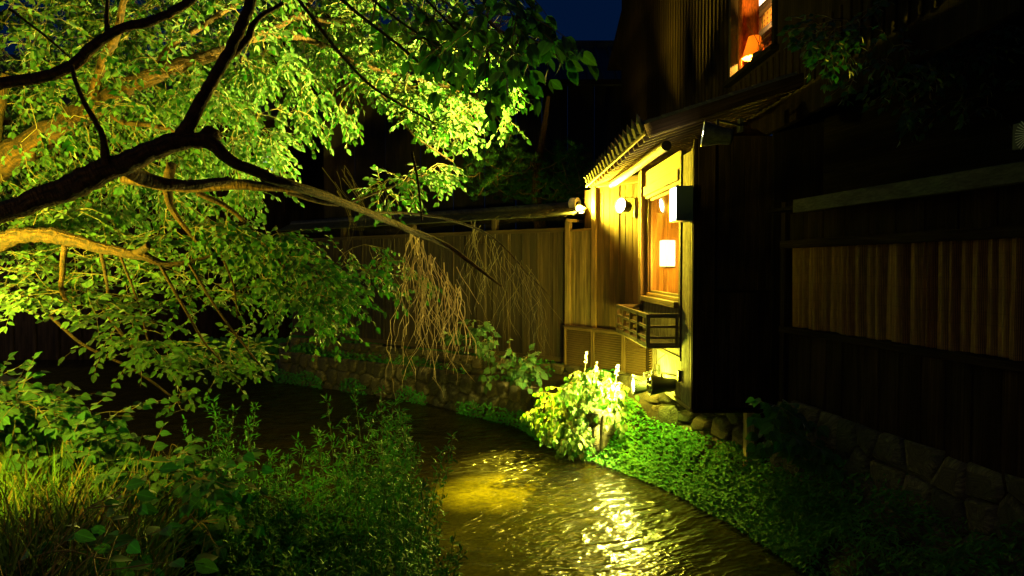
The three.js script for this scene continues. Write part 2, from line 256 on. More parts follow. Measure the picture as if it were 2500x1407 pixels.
// ---------------------------------------------------------------- the teahouse: bay window, boarded wall, eave, upper storey
const HX = 2.455, HD = 9.3, HA = 0.021; // near corner of the bay and its turn
const house = thing('teahouse', 'dark boarded teahouse with lit bay window, tiled eave and upper storey over the river', 'building', V(HX, 0, -HD), HA);
const hp = (n, g, m) => mesh(n, g, m, house);
const hw = (t, y, s) => house.localToWorld(V(t, y, -s)); // t into the house, s along the wall away from us
house.updateMatrixWorld(true);
const A = [1.226, -14.6], B = [2.48, -13.0], fW = wallFrame(...A, ...B); // wall with the lamp
const hb = (n, g, m) => addIn(house, fW, mesh(n, g, m, new THREE.Group()));
// the boarded wall between the corner post and the window
for (let i = 0, x = 0.84; x < 2.06; i++) { const w = rr(0.12, 0.19); hb('wall_board', bx(w - 0.006, 2.95, 0.03, x + w / 2, 3.36, rr(-0.006, 0.004)), M.wall[i % 3]); x += w; }
hb('corner_post', bx(0.12, 3.85, 0.12, 0.77, 2.9, 0.0), M.trim);
hb('backing_wall', bx(1.9, 3.7, 0.08, 1.35, 2.95, -0.10), M.dark[0]);
hb('wall_plate', bx(1.5, 0.14, 0.1, 1.45, 4.88, 0.0, 0), M.trim);
for (let k = 0; k < 3; k++) { // louvred panels low on the wall
  const x0 = 0.06 + k * 0.84, w = 0.8, fr = hb('louvre', [bx(0.05, 0.92, 0.06, x0, 1.47, 0.16), bx(0.05, 0.92, 0.06, x0 + w, 1.47, 0.16), bx(w, 0.05, 0.058, x0 + w / 2, 1.905, 0.16, 0), bx(w, 0.07, 0.058, x0 + w / 2, 1.045, 0.16, 0)], M.trim);
  const sg = bx(w - 0.06, 0.008, 0.055, 0, 0, 0, 0, 0.002); sg.rotateX(0.62);
  for (let i = 0; i < 17; i++) { const m = mesh('slat', sg, M.trim, fr); m.position.set(x0 + w / 2, 1.105 + i * 0.0465, 0.15); }
}
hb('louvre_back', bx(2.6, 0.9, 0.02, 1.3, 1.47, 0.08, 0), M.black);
hb('base_rail', bx(2.7, 0.12, 0.14, 1.3, 0.94, 0.13, 0), M.trim);
hb('louvre_cap', bx(2.66, 0.02, 0.2, 1.3, 1.945, 0.09, 0), M.rail);
// bay window: posts and jambs on the river side (t = 0)
hp('post_board', bx(0.04, 3.55, 0.40, 0.02, 3.02, -0.31), M.plaster);
hp('edge_board', bx(0.05, 3.6, 0.06, 0.025, 3.02, -0.055), M.pale);
hp('dark_jamb', bx(0.07, 2.9, 0.1, 0.02, 3.42, -0.60), M.jamb);
hp('far_jamb', bx(0.12, 2.4, 0.1, 0.0, 3.75, -3.12), M.trim);
hp('far_jamb_strip', bx(0.05, 2.4, 0.05, -0.04, 3.74, -3.24), M.pale);
hp('inner_jamb', bx(0.08, 1.8, 0.16, 0.07, 3.57, -2.96), M.wall[2]);
hp('lintel', bx(0.1, 0.16, 2.34, 0.02, 4.55, -1.86, 2), M.trim);
hp('upper_panel', bx(0.05, 0.26, 2.34, 0.03, 4.77, -1.86, 2), M.orange);
hp('head_rail', bx(0.08, 0.06, 2.34, 0.04, 4.44, -1.86, 2), M.trim);
hp('window_sill', bx(0.16, 0.09, 2.4, 0.0, 2.64, -1.86, 2), M.trim);
hp('sill_board', bx(0.06, 0.06, 2.3, 0.05, 2.715, -1.86, 2), M.orange);
{ const fr = hp('window_frame', [bx(0.04, 1.72, 0.05, 0.085, 3.58, -0.72), bx(0.04, 1.72, 0.05, 0.085, 3.58, -2.86), bx(0.04, 0.05, 2.1, 0.085, 2.765, -1.8, 2), bx(0.04, 0.05, 2.1, 0.085, 4.39, -1.8, 2)], M.trim); mesh('pane', bx(0.006, 1.6, 2.06, 0.085, 3.58, -1.79), M.glass, fr); }
// the small room behind it
for (let i = 0; i < 5; i++) hp('room_board', bx(0.296, 2.1, 0.03, 0.26 + i * 0.3, 3.6, -3.3 + rr(-0.004, 0.004)), M.orange);
hp('room_back_wall', bx(0.05, 2.1, 2.75, 1.62, 3.6, -1.92), M.orange);
hp('room_near_wall', bx(1.5, 2.1, 0.04, 0.86, 3.6, -0.52), M.orange);
hp('room_floor', bx(1.54, 0.06, 2.8, 0.87, 2.55, -1.92, 2), M.pale);
hp('room_ceiling', bx(1.54, 0.05, 2.8, 0.87, 4.68, -1.92, 2), M.wall[0]);
hp('far_wall', bx(1.5, 3.7, 0.05, 0.86, 2.95, -3.36), M.dark[0]);
// below the window: plaster between posts
hp('under_panel', bx(0.04, 0.72, 2.5, 0.03, 2.23, -1.9), M.plaster);
hp('lower_panel', bx(0.04, 0.62, 1.5, 0.05, 1.55, -1.38), M.plaster);
hp('lower_rail', bx(0.08, 0.06, 2.6, 0.03, 1.86, -1.85, 2), M.jamb);
hp('lower_post', bx(0.1, 0.9, 0.1, 0.02, 1.5, -2.2), M.jamb);
hp('floor_beam', bx(0.12, 0.06, 3.2, 0.05, 1.235, -1.62, 2), M.pale);
hp('soffit', bx(1.2, 0.04, 2.2, 0.66, 1.255, -1.15, 0), M.plaster);
{ // small railing hung under the window
  const rl = hp('balcony', bx(0.5, 0.03, 2.5, -0.24, 2.03, -1.85, 2), M.rail), s0 = -0.62, s1 = -3.08, t0 = -0.47;
  const rs = (g) => mesh('rail', g, M.rail, rl), ps = (g) => mesh('post', g, M.rail, rl);
  for (const [y, h] of [[2.49, 0.06], [2.33, 0.035], [2.17, 0.035], [2.06, 0.07]]) { rs(bx(0.045, h, s0 - s1, t0, y, (s0 + s1) / 2, 2)); rs(bx(0.46, h, 0.045, t0 / 2, y, s0 + 0.02, 0)); rs(bx(0.46, h, 0.045, t0 / 2, y, s1 - 0.02, 0)); }
  for (const z of [s0 + 0.021, -1.25, -1.85, -2.47, s1 - 0.021]) ps(bx(0.055, 0.48, 0.055, t0, 2.275, z));
  for (const z of [s0 + 0.021, s1 - 0.021]) ps(bx(0.05, 0.48, 0.05, -0.05, 2.275, z));
}
// near end of the bay: dark boards facing us
hp('corner_post', bx(0.05, 3.7, 0.05, 0.03, 3.08, 0.005), M.dark[2]);
hp('end_post', bx(0.24, 3.7, 0.06, 0.18, 3.08, 0.01), M.dark[2]);
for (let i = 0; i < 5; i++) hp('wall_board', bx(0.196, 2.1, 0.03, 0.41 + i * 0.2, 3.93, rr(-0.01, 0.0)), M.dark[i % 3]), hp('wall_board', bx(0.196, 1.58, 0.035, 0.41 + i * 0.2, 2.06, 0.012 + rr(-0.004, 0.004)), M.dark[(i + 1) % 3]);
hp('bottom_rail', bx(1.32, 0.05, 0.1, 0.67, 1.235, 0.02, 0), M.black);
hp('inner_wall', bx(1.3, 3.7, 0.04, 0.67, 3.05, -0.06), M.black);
hp('support_post', bx(0.11, 1.0, 0.13, 0.80, 0.72, 0.0), M.pale);
hp('support_post', bx(0.16, 1.3, 0.16, 1.0, 0.7, -0.02), M.black);
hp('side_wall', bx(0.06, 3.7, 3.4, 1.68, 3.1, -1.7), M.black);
// lean-to roof: deck, rafters, log purlin, tiles
const RO = { t0: -0.87, t1: 1.1, s0: -1.06, s1: 4.4, y0: 4.78, k: 0.327 };
const ry = (t) => RO.y0 + (t - RO.t0) * RO.k, ang = Math.atan(RO.k), rl_ = (RO.t1 - RO.t0) / Math.cos(ang);
const onRoof = (g, t, s, lift) => { g.rotateZ(ang); g.translate(t, ry(t) + lift, -s); return g; };
const sMid = (RO.s0 + RO.s1) / 2, tMid = (RO.t0 + RO.t1) / 2;
hp('roof_deck', onRoof(bx(rl_, 0.03, RO.s1 - RO.s0, 0, 0, 0, 2), tMid, sMid, 0.06), M.wall[0]);
for (let i = 0; i <= 17; i++) hp('rafter', onRoof(bx(rl_ - 0.06, 0.075, 0.05, 0, 0, 0, 0), tMid + 0.02, RO.s0 + 0.1 + i * 0.31, 0.005), M.trim);
hp('purlin', tube(smooth([0, 1, 2, 3, 4, 5].map((i) => ({ p: V(-0.42, 4.80 + 0.006 * Math.sin(i * 2), 0.22 - i * 0.86), r: 0.062 + 0.003 * Math.sin(i * 1.7) }))), 14), M.log);
hp('purlin_end', new THREE.CylinderGeometry(0.068, 0.068, 0.015, 18).rotateX(Math.PI / 2).translate(-0.42, 4.80, 0.226), M.black);
hp('verge_board', onRoof(bx(rl_ + 0.05, 0.15, 0.05, 0, 0, 0, 0), tMid, RO.s0 - 0.03, 0.05), M.dark[2]);
hp('eave_board', bx(0.03, 0.05, RO.s1 - RO.s0, RO.t0 - 0.01, RO.y0 + 0.03, -sMid, 2), M.trim);
{ // pantiles: rows from the eave up the slope, each tile its own piece
  const tg = (() => { const pos = [], uv = [], idx = [], n = 10, w = 0.31, l = 0.30; for (let j = 0; j < 2; j++) for (const top of [0, 1]) for (let i = 0; i <= n; i++) { const u = i / n, h = u < 0.62 ? -0.028 * Math.sin(u / 0.62 * Math.PI) : 0.07 * Math.sin((u - 0.62) / 0.38 * Math.PI); pos.push(j * l, h + (top ? 0.022 : 0) + (j ? 0.006 : 0.014), (u - 0.5) * w); uv.push(j * l, u * w); }
    const q = (a, b, c, d) => idx.push(a, b, c, c, b, d); for (let i = 0; i < n; i++) { const a = i, t = n + 1 + i, c = 2 * (n + 1) + i, e = 3 * (n + 1) + i; q(a, a + 1, c, c + 1); q(t + 1, t, e + 1, e); q(a + 1, a, t + 1, t); }
    const g = new THREE.BufferGeometry(); g.setAttribute('position', new THREE.Float32BufferAttribute(pos, 3)); g.setAttribute('uv', new THREE.Float32BufferAttribute(uv, 2)); g.setIndex(idx); const f = g.toNonIndexed(); f.computeVertexNormals(); return f; })();
  const eg = flat(mergeGeometries([flat(tg), flat(new THREE.CylinderGeometry(0.075, 0.075, 0.03, 14).rotateZ(Math.PI / 2).translate(-0.005, 0.035, 0.095)), flat(new THREE.ConeGeometry(0.055, 0.13, 5).translate(0.01, 0.15, 0.095))]));
  for (let i = 0; i < 17; i++) for (let j = 0; j < 7; j++) { const t = RO.t0 - 0.04 + j * 0.275, m = hp(j ? 'roof_tile' : 'eave_tile', j ? tg : eg, M.tile); m.position.set(t, ry(t) + 0.085, -(RO.s0 + 0.2 + i * 0.31)); m.rotation.z = ang; }
}
// upper storey wall with its window opening
const UT = 1.0, W0 = -0.29, W1_ = 1.40, WY0 = 6.05, WY1 = 7.7;
const ub = (n, s0, s1, y0, y1, m, th = 0.08) => hp(n, bx(th, y1 - y0, s1 - s0, UT + th / 2, (y0 + y1) / 2, -(s0 + s1) / 2), m);
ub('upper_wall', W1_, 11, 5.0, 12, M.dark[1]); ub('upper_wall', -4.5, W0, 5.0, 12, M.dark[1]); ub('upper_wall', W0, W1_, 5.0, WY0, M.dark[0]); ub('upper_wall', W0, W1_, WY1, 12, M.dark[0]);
{ const g = bx(0.03, 6.4, 0.045, 0, 0, 0), gs = bx(0.03, 0.62, 0.045, 0, 0, 0); for (let s = W1_ + 0.22; s < 10.9; s += 0.2) hp('batten', g, M.dark[Math.floor(rnd() * 3)]).position.set(UT - 0.012, 8.75, -s); for (let s = -4; s < W1_; s += 0.2) hp('batten', gs, M.dark[Math.floor(rnd() * 3)]).position.set(UT - 0.012, 5.66, -s); }
hp('window_sill', bx(0.2, 0.07, W1_ - W0 + 0.2, UT - 0.02, WY0 - 0.0, -(W0 + W1_) / 2, 2), M.black);
hp('window_post', bx(0.14, WY1 - WY0, 0.07, UT + 0.02, (WY0 + WY1) / 2, -W1_ + 0.0), M.jamb);
hp('window_post', bx(0.14, WY1 - WY0, 0.09, UT + 0.02, (WY0 + WY1) / 2, -W0), M.black);
hp('window_stile', bx(0.05, WY1 - WY0, 0.05, UT + 0.06, (WY0 + WY1) / 2, -W1_ + 0.17), M.redwall);
hp('flashing', bx(0.06, 0.10, 5.5, UT - 0.05, 5.44, -1.7, 2), M.metalGrey);
hp('gable_board', (() => { const s = new THREE.Shape([[0.3, 0], [-0.42, 0], [0.35, 3.2], [0.6, 3.2]].map(([x, y]) => new THREE.Vector2(x, y))); return new THREE.ExtrudeGeometry(s, { depth: 0.08, bevelEnabled: false }).translate(UT, 9.0, -11.05); })(), M.dark[0]);
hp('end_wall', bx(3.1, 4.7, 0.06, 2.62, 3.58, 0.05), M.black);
// the upper room
hp('return_wall', bx(0.36, 3.0, 0.06, UT + 0.27, 7.46, -W1_ - 0.12), M.redwall);
hp('room_back_wall', bx(0.05, 3.1, 7.5, UT + 1.85, 7.45, -2.8), M.redwall);
hp('room_far_wall', bx(1.8, 3.1, 0.05, UT + 0.95, 7.45, -6.5), M.redwall);
hp('room_near_wall', bx(1.8, 3.1, 0.05, UT + 0.95, 7.45, 0.55), M.redwall);
hp('room_ceiling', bx(1.86, 0.05, 7.3, UT + 0.95, 9.0, -2.9, 2), M.wall[1]);
hp('room_floor', bx(1.86, 0.05, 7.3, UT + 0.95, 5.98, -2.9, 2), M.wall[1]);
hp('room_beam', bx(0.1, 0.2, 6.6, UT + 1.74, 8.46, -2.9, 2), M.trim);
// sideboard below the window picture, in the upper room
hp('hanging_shelf', bx(0.25, 0.12, 2.6, UT + 1.68, 7.82, -4.4, 2), M.rail);
// ---------------------------------------------------------------- lamps on the house
const pL1 = P(1549, 940, 11.0), pL2 = P(1590, 940, 10.3), pL3 = P(1516, 502, 13.05), pFT = P(1722, 327, 7.7), pL4 = P(1416, 512, 14.2);
floodlight('lit floodlight low on the bay pointing at the pale shrub', pL1, V(-1, -0.02, 0.02), { lit: true, I: 240, angle: 1.5, pen: 0.3, arm: hw(0.0, 1.5, 1.95), k: 14, aim: V(-1, 0.06, 0.1), color: [1, 0.92, 0.15] });
floodlight('unlit black floodlight bracketed beside the glowing one under the bay', pL2, V(-1, 0.02, 0.05), { lit: false, arm: hw(-0.02, 1.62, 0.55) });
floodlight('glowing round wall lamp on a short arm under the tiled eave', pL3, V(-0.8, 0.1, 0.55), { lit: true, I: 5600, angle: 0.17, pen: 0.85, r: 0.15, len: 0.22, color: [1, 0.8, 0.03], arm: V(2.36, 4.22, -13.12), k: 40, aim: P(1235, 1140, 10.9).sub(pL3) });
{ // the same lamp's wide light, towards the tree
  const s = new THREE.SpotLight(lin(...WARM), 200, 0, 1.36, 0.5, 2); s.position.copy(pL3).add(V(-0.05, 0.02, 0.03)); s.target.position.copy(pL3).add(V(-2.7, 1.0, 1.15)); s.castShadow = true; s.shadow.radius = 5; scene.add(s, s.target);
}
floodlight('grey floodlight mounted high under the roof verge aimed at the tree', pFT, V(-0.97, 0.14, -0.2), { lit: true, I: 1700, angle: 0.46, pen: 0.85, body: M.metalGrey, arm: hw(0.3, 4.92, -0.95), len: 0.3, r: 0.135, color: [1, 0.9, 0.1] });
floodlight('small glowing spotlight at the gable end of the fence roof', pL4, V(0.35, 0.35, 0.85), { lit: true, I: 700, angle: 1.25, pen: 0.4, r: 0.10, len: 0.14, k: 40, color: [1, 0.72, 0.025], aim: V(0.62, 0.42, 0.55) });
{ // light that the low floodlight throws sideways, on the louvres, stones and bank
  const p = new THREE.PointLight(lin(1, 0.9, 0.05), 30, 0, 2); p.position.copy(pL1).add(V(-0.06, 0.24, -0.06)); p.castShadow = true; p.shadow.radius = 5; scene.add(p);
}
{ // what the small spotlight spills on the gable beside it
  const p = new THREE.PointLight(lin(1, 0.8, 0.05), 30, 0, 2); p.position.copy(pL4).add(V(-0.03, 0.03, 0.09)); p.castShadow = true; scene.add(p);
}
{ // small bare lamp behind the unlit floodlight, shining on the plaster under the bay
  const o = hw(-0.2, 1.45, 1.45), g = thing('bare_bulb', 'small bare bulb tucked behind the unlit black floodlight', 'bulb', o);
  mesh('bulb', new THREE.SphereGeometry(0.035, 14, 10), glow(0.9, 1, 0.35, 40), g); mesh('socket', flat(new THREE.CylinderGeometry(0.022, 0.025, 0.09, 12).translate(0, 0.07, 0)), M.metal, g); mesh('wire', tube(smooth([{ p: V(0, 0.1, 0), r: 0.006 }, { p: V(0.06, 0.25, -0.02), r: 0.006 }, { p: hw(0.0, 1.84, 1.4).sub(o), r: 0.006 }]), 5), M.metal, g);
  const l = new THREE.PointLight(lin(0.75, 0.95, 0.05), 11); l.position.copy(o); l.castShadow = true; scene.add(l);
}
{ // box lantern on the near corner
  const o = hw(-0.14, 3.82, 0.07), g = thing('box_lantern', 'square box lantern with a white glowing side on the bay corner', 'lantern', o, HA);
  mesh('case', [bx(0.23, 0.47, 0.012, 0, 0.235, 0.176), bx(0.23, 0.47, 0.012, 0, 0.235, -0.176), bx(0.23, 0.012, 0.34, 0, 0.464, 0), bx(0.23, 0.012, 0.34, 0, 0.006, 0), bx(0.012, 0.44, 0.34, 0.109, 0.235, 0)], std(lin(0.035, 0.055, 0.12), { roughness: 0.5 }), g);
  mesh('glowing_panel', bx(0.008, 0.44, 0.335, -0.108, 0.235, 0), glow(0.78, 0.9, 1, 6), g);
  const l = new THREE.PointLight(lin(0.8, 0.9, 1), 0.5); l.position.copy(hw(-0.30, 4.05, 0.07)); l.castShadow = true; l.shadow.radius = 6; scene.add(l);
}
{ // paper lantern hanging in the bay room
  const o = hw(0.22, 3.18, 2.25), g = thing('paper_lantern', 'white paper lantern hanging inside the bay window', 'lantern', o, 0.3);
  mesh('paper_shade', bx(0.2, 0.44, 0.2, 0, 0.25, 0, 1, 0.015), glow(1, 0.86, 0.55, 3.4), g);
  mesh('lower_band', bx(0.204, 0.03, 0.204, 0, 0.012, 0, 0), M.pale, g);
  mesh('cord', rod(V(0, 0.47, 0), V(0, 1.45, 0), 0.005), M.jamb, g);
  const l = new THREE.PointLight(lin(1, 0.52, 0.04), 32); l.position.copy(hw(0.22, 3.4, 2.25)); l.castShadow = true; l.shadow.radius = 5; scene.add(l);
}
tag(mesh('lamp_cord', tube(smooth([[0.2, 2.63, 1.9], [0.14, 2.64, 1.7], [0.25, 2.65, 1.55], [0.12, 2.66, 1.4], [0.24, 2.64, 1.3], [0.13, 2.64, 1.1], [0.3, 2.6, 1.0]].map((q) => ({ p: hw(q[0], q[1] + 0.05, q[2]), r: 0.008 })), 6), 6), M.white), 'loose pale cord lying on the lit window sill', 'cord');
{ // table lamp, vase, ceiling light and fan in the upper room
  const o = hw(UT + 0.27, WY0 + 0.03, 1.2), g = thing('table_lamp', 'orange shaded table lamp in the upper window', 'lamp', o);
  mesh('base', new THREE.LatheGeometry([[0.001, 0], [0.07, 0], [0.075, 0.03], [0.09, 0.1], [0.07, 0.2], [0.03, 0.27], [0.015, 0.36], [0.001, 0.36]].map(([a, b]) => new THREE.Vector2(a, b)), 18), M.plaster, g);
  mesh('lamp_shade', new THREE.LatheGeometry([[0.18, 0.31], [0.09, 0.63], [0.086, 0.63], [0.176, 0.31]].map(([a, b]) => new THREE.Vector2(a, b)), 24), new THREE.MeshPhysicalMaterial({ color: lin(0.85, 0.5, 0.14), transmission: 0.5, roughness: 1, thickness: 0 }), g);
  mesh('bulb', new THREE.SphereGeometry(0.03, 12, 8).translate(0, 0.42, 0), glow(1, 0.8, 0.45, 25), g);
  const l = new THREE.PointLight(lin(1, 0.46, 0.05), 24); l.position.copy(o).add(V(0, 0.42, 0)); l.castShadow = true; scene.add(l);
  const c = thing('ceiling_light', 'white strip light under the ceiling of the upper room', 'light', hw(UT + 1.2, 8.2, 3.2), HA);
  mesh('case', bx(0.34, 0.05, 2.4, 0, 0.06, 0, 2), M.white, c); mesh('diffuser', bx(0.3, 0.05, 2.3, 0, 0.0, 0, 2), glow(1, 0.9, 0.72, 3), c);
  const l2 = new THREE.PointLight(lin(1, 0.6, 0.16), 26); l2.position.copy(hw(UT + 1.1, 7.95, 3.2)); l2.castShadow = true; l2.shadow.radius = 10; scene.add(l2);
  const fan = thing('fan_picture', 'yellow fan shaped picture hanging on the red upper room wall', 'picture', hw(UT + 1.8, 8.05, 4.5), HA);
  const cv = document.createElement('canvas'); cv.width = cv.height = 256; const x = cv.getContext('2d'); x.fillStyle = '#e0b050'; x.fillRect(0, 0, 256, 256); x.strokeStyle = '#a04018'; x.lineWidth = 7;
  for (let i = 0; i < 9; i++) { const u = 60 + (i % 3) * 55, v = 70 + Math.floor(i / 3) * 45; x.beginPath(); x.moveTo(u - 12, v); x.quadraticCurveTo(u + 4, v - 18, u + 14, v + 4); x.stroke(); x.beginPath(); x.moveTo(u, v - 14); x.lineTo(u + 2, v + 14); x.stroke(); }
  const ct = new THREE.CanvasTexture(cv); ct.colorSpace = THREE.SRGBColorSpace;
  const fs = new THREE.Shape(); fs.absarc(0, 0, 0.36, 0, Math.PI, false); fs.lineTo(-0.36, -0.03); fs.quadraticCurveTo(0, -0.16, 0.36, -0.03); const fg = new THREE.ExtrudeGeometry(fs, { depth: 0.02, bevelEnabled: false }); const up = fg.attributes.position, uu = []; for (let i = 0; i < up.count; i++) uu.push(up.getX(i) / 0.75 + 0.5, up.getY(i) / 0.6 + 0.3); fg.setAttribute('uv', new THREE.Float32BufferAttribute(uu, 2)); fg.rotateY(-Math.PI / 2);
  mesh('print', fg, std(lin(0.9, 0.85, 0.7), { map: ct }), fan);
  const vs = thing('flower_vase', 'dark vase with bare twigs on the upper window ledge', 'vase', hw(UT + 0.14, WY0 + 0.03, 0.62));
  mesh('pot', new THREE.LatheGeometry([[0.001, 0], [0.09, 0], [0.13, 0.08], [0.11, 0.19], [0.07, 0.22], [0.06, 0.2], [0.001, 0.18]].map(([a, b]) => new THREE.Vector2(a, b)), 16), M.metal, vs);
  const tw = []; for (let i = 0; i < 6; i++) { let p = V(0, 0.18, 0), d = V(rr(-0.2, 0.5), 1, rr(-0.5, 0.5)); const q = [{ p: p.clone(), r: 0.008 }]; for (let k = 0; k < 5; k++) { d.add(V(rr(-0.5, 0.5), rr(-0.2, 0.3), rr(-0.5, 0.5))).normalize(); p = p.clone().addScaledVector(d, rr(0.06, 0.13)); q.push({ p, r: 0.007 - k * 0.001 }); } tw.push(tube(q, 5)); }
  mesh('twigs', tw, M.twigDark, vs);
}
// ---------------------------------------------------------------- board fence with its small roof
{
  const fa = [A[0] - 7.9, A[1] - 6.1], f = wallFrame(...fa, ...A), Lf = Math.hypot(7.9, 6.1);
  const t = thing('board_fence', 'tall weathered board fence with a small shingled roof behind the bank', 'fence', V(fa[0], 0, fa[1]), f.rotation.y), p = (n, g, m) => mesh(n, g, m, t);
  for (let x = 0.02, i = 0; x < Lf - 0.08; i++) { const w = Math.min(rr(0.13, 0.22), Lf - 0.05 - x); p('board', bx(w - 0.007, 2.72, 0.025, x + w / 2, 2.60, rr(-0.008, 0.008)), M.fence[Math.floor(rnd() * 4)]); x += w; }
  for (let x = 0.35; x < Lf; x += 0.42) p('batten', bx(0.035, 2.7, 0.02, x, 2.59, 0.026), M.fence[i_(x)]);
  p('end_post', bx(0.12, 3.1, 0.12, Lf, 2.65, 0.03), M.sleeve[0]);
  for (const x of [7.9, 5.2, 2.4]) p('post', bx(0.13, 3.3, 0.13, x, 2.75, -0.05), M.fence[2]);
  p('top_rail', bx(Lf, 0.09, 0.07, Lf / 2, 4.0, 0.0, 0), M.fence[2]); p('foot_rail', bx(Lf, 0.1, 0.07, Lf / 2, 1.2, 0.01, 0), M.fence[2]);
  p('middle_rail', bx(Lf, 0.06, 0.05, Lf / 2, 2.6, -0.04, 0), M.fence[1]);
  // roof: two slopes of shingles on a ridge beam
  p('ridge_beam', bx(Lf + 0.1, 0.12, 0.1, Lf / 2, 4.42, -0.02, 0), M.trim);
  for (const sgn of [1, -1]) for (let r = 0; r < 3; r++) for (let x = -0.1; x < Lf + 0.08;) { const w = rr(0.28, 0.5), g = bx(w - 0.008, 0.03, 0.2, 0, 0, 0, 2); g.rotateX(sgn * 0.42); const m = p('shingle', g, M.shingle); m.position.set(x + w / 2, 4.30 + r * 0.066 + rr(-0.008, 0.008), -0.02 + sgn * (0.40 - r * 0.15)); x += w; }
  for (let x = 0.0; x < Lf; x += 0.34) p('ridge_tile', (() => { const g = new THREE.CylinderGeometry(0.085, 0.085, 0.33, 12, 1, false, 0, Math.PI).rotateZ(Math.PI / 2).rotateX(-Math.PI / 2 + Math.PI); return flat(g); })(), M.tile).position.set(x + 0.2, 4.50, -0.02);
  // gable end towards the house
  for (const sgn of [1, -1]) { const g = bx(0.05, 0.07, 0.46, 0, 0, 0, 2); g.rotateX(sgn * 0.42); g.translate(Lf + 0.14, 4.36, -0.02 + sgn * 0.21); p('bargeboard', g, M.pale); }
  p('gable_tie', bx(0.05, 0.06, 0.62, Lf + 0.12, 4.18, -0.02, 2), M.pale);
  p('ridge_end_tile', flat(new THREE.CylinderGeometry(0.13, 0.13, 0.16, 20).rotateZ(Math.PI / 2).translate(Lf + 0.12, 4.54, -0.02)), M.white);
  // sleeve fence between the fence and the corner post of the house
  const q = new THREE.Group(); const hs = (n, g, m) => addIn(t, fW, mesh(n, g, m, q));
  for (let i = 0; i < 4; i++) hs('sleeve_board', bx(0.158, 3.0, 0.026, 0.10 + i * 0.163, 2.45, rr(-0.004, 0.004)), M.sleeve[i % 2]);
  hs('sleeve_cap', bx(0.7, 0.05, 0.1, 0.36, 3.97, 0, 0), M.trim);
}
function i_(x) { return Math.floor(x * 7) % 4; }
{ // plank with a dark round knob on the fence
  const t = thing('gate_plank', 'upright plank with a dark round knob on the fence behind the dry twigs', 'plank', V(-0.72, 1.4, -16.0), -0.657);
  mesh('plank', bx(0.24, 2.1, 0.05, 0, 1.3, 0), M.fence[0], t);
  mesh('knob', flat(new THREE.CylinderGeometry(0.09, 0.1, 0.05, 20).rotateX(Math.PI / 2).translate(0.0, 1.86, 0.045)), M.metal, t);
}
// ---------------------------------------------------------------- buildings behind
{
  const y1 = 8.9, t = thing('back_house', 'brown boarded house standing behind the fence and pine', 'house', V(-1.2, 0, -21.5));
  for (let i = 0, x = -4.7; x < 5.3; i++) { const w = rr(0.7, 1.1); mesh('wall_panel', bx(w - 0.012, y1 - 0.8, 0.06, x + w / 2, (y1 + 0.8) / 2, rr(-0.01, 0.01)), M.fence[i % 4], t); x += w; }
  const rf = mesh('roof', (() => { const g = bx(10.6, 0.12, 3.2, 0, 0, 0, 0); g.rotateX(0.62); g.translate(0.3, y1 + 0.75, -0.6); return g; })(), M.tile, t);
  for (let i = 0; i < 24; i++) { const g = new THREE.CylinderGeometry(0.07, 0.07, 3.2, 8).rotateX(Math.PI / 2).rotateX(0.62).translate(-4.8 + i * 0.44, y1 + 0.83, -0.6); mesh('tile_roll', flat(g), M.tile, rf); }
  mesh('eave_board', bx(10.6, 0.12, 0.1, 0.3, y1 - 0.12, 0.75, 0), M.dark[0], t); mesh('ridge', bx(10.6, 0.3, 0.3, 0.3, y1 + 1.8, -1.95, 0), M.tile, t);
  const b = thing('dark_house', 'dark house with a pale grey gable panel behind the leaves', 'house', V(-10, 0, -23.5));
  mesh('wall', bx(15, 8.5, 0.2, -3, 4.25, 0), M.dark[1], b); for (let i = 0; i < 19; i++) mesh('wall_post', bx(0.12, 8.2, 0.08, -10.3 + i * 0.78, 4.1, 0.12), M.dark[0], b);
  mesh('gable_panel', bx(2.1, 1.15, 0.06, 3.75, 10.6, 0.1, 0), std(lin(0.42, 0.44, 0.5), { map: speck }), b);
  mesh('upper_wall', bx(3.4, 3.6, 0.2, 3.2, 10.2, -0.1), M.dark[1], b);
  mesh('roof', (() => { const g = bx(15.6, 0.14, 5.6, 0, 0, 0, 0); g.rotateX(0.65); g.translate(-3, 9.8, -1.4); return g; })(), M.tile, b);
  const w = mesh('window', bx(0.5, 0.7, 0.06, 1.72, 6.75, 0.14), M.black, b); mesh('pane', bx(0.17, 0.26, 0.02, 1.62, 6.88, 0.18), glow(0.55, 0.9, 0.95, 0.5), w); mesh('pane', bx(0.08, 0.2, 0.02, 1.84, 6.58, 0.18), glow(0.55, 0.9, 0.95, 0.5), w);
}
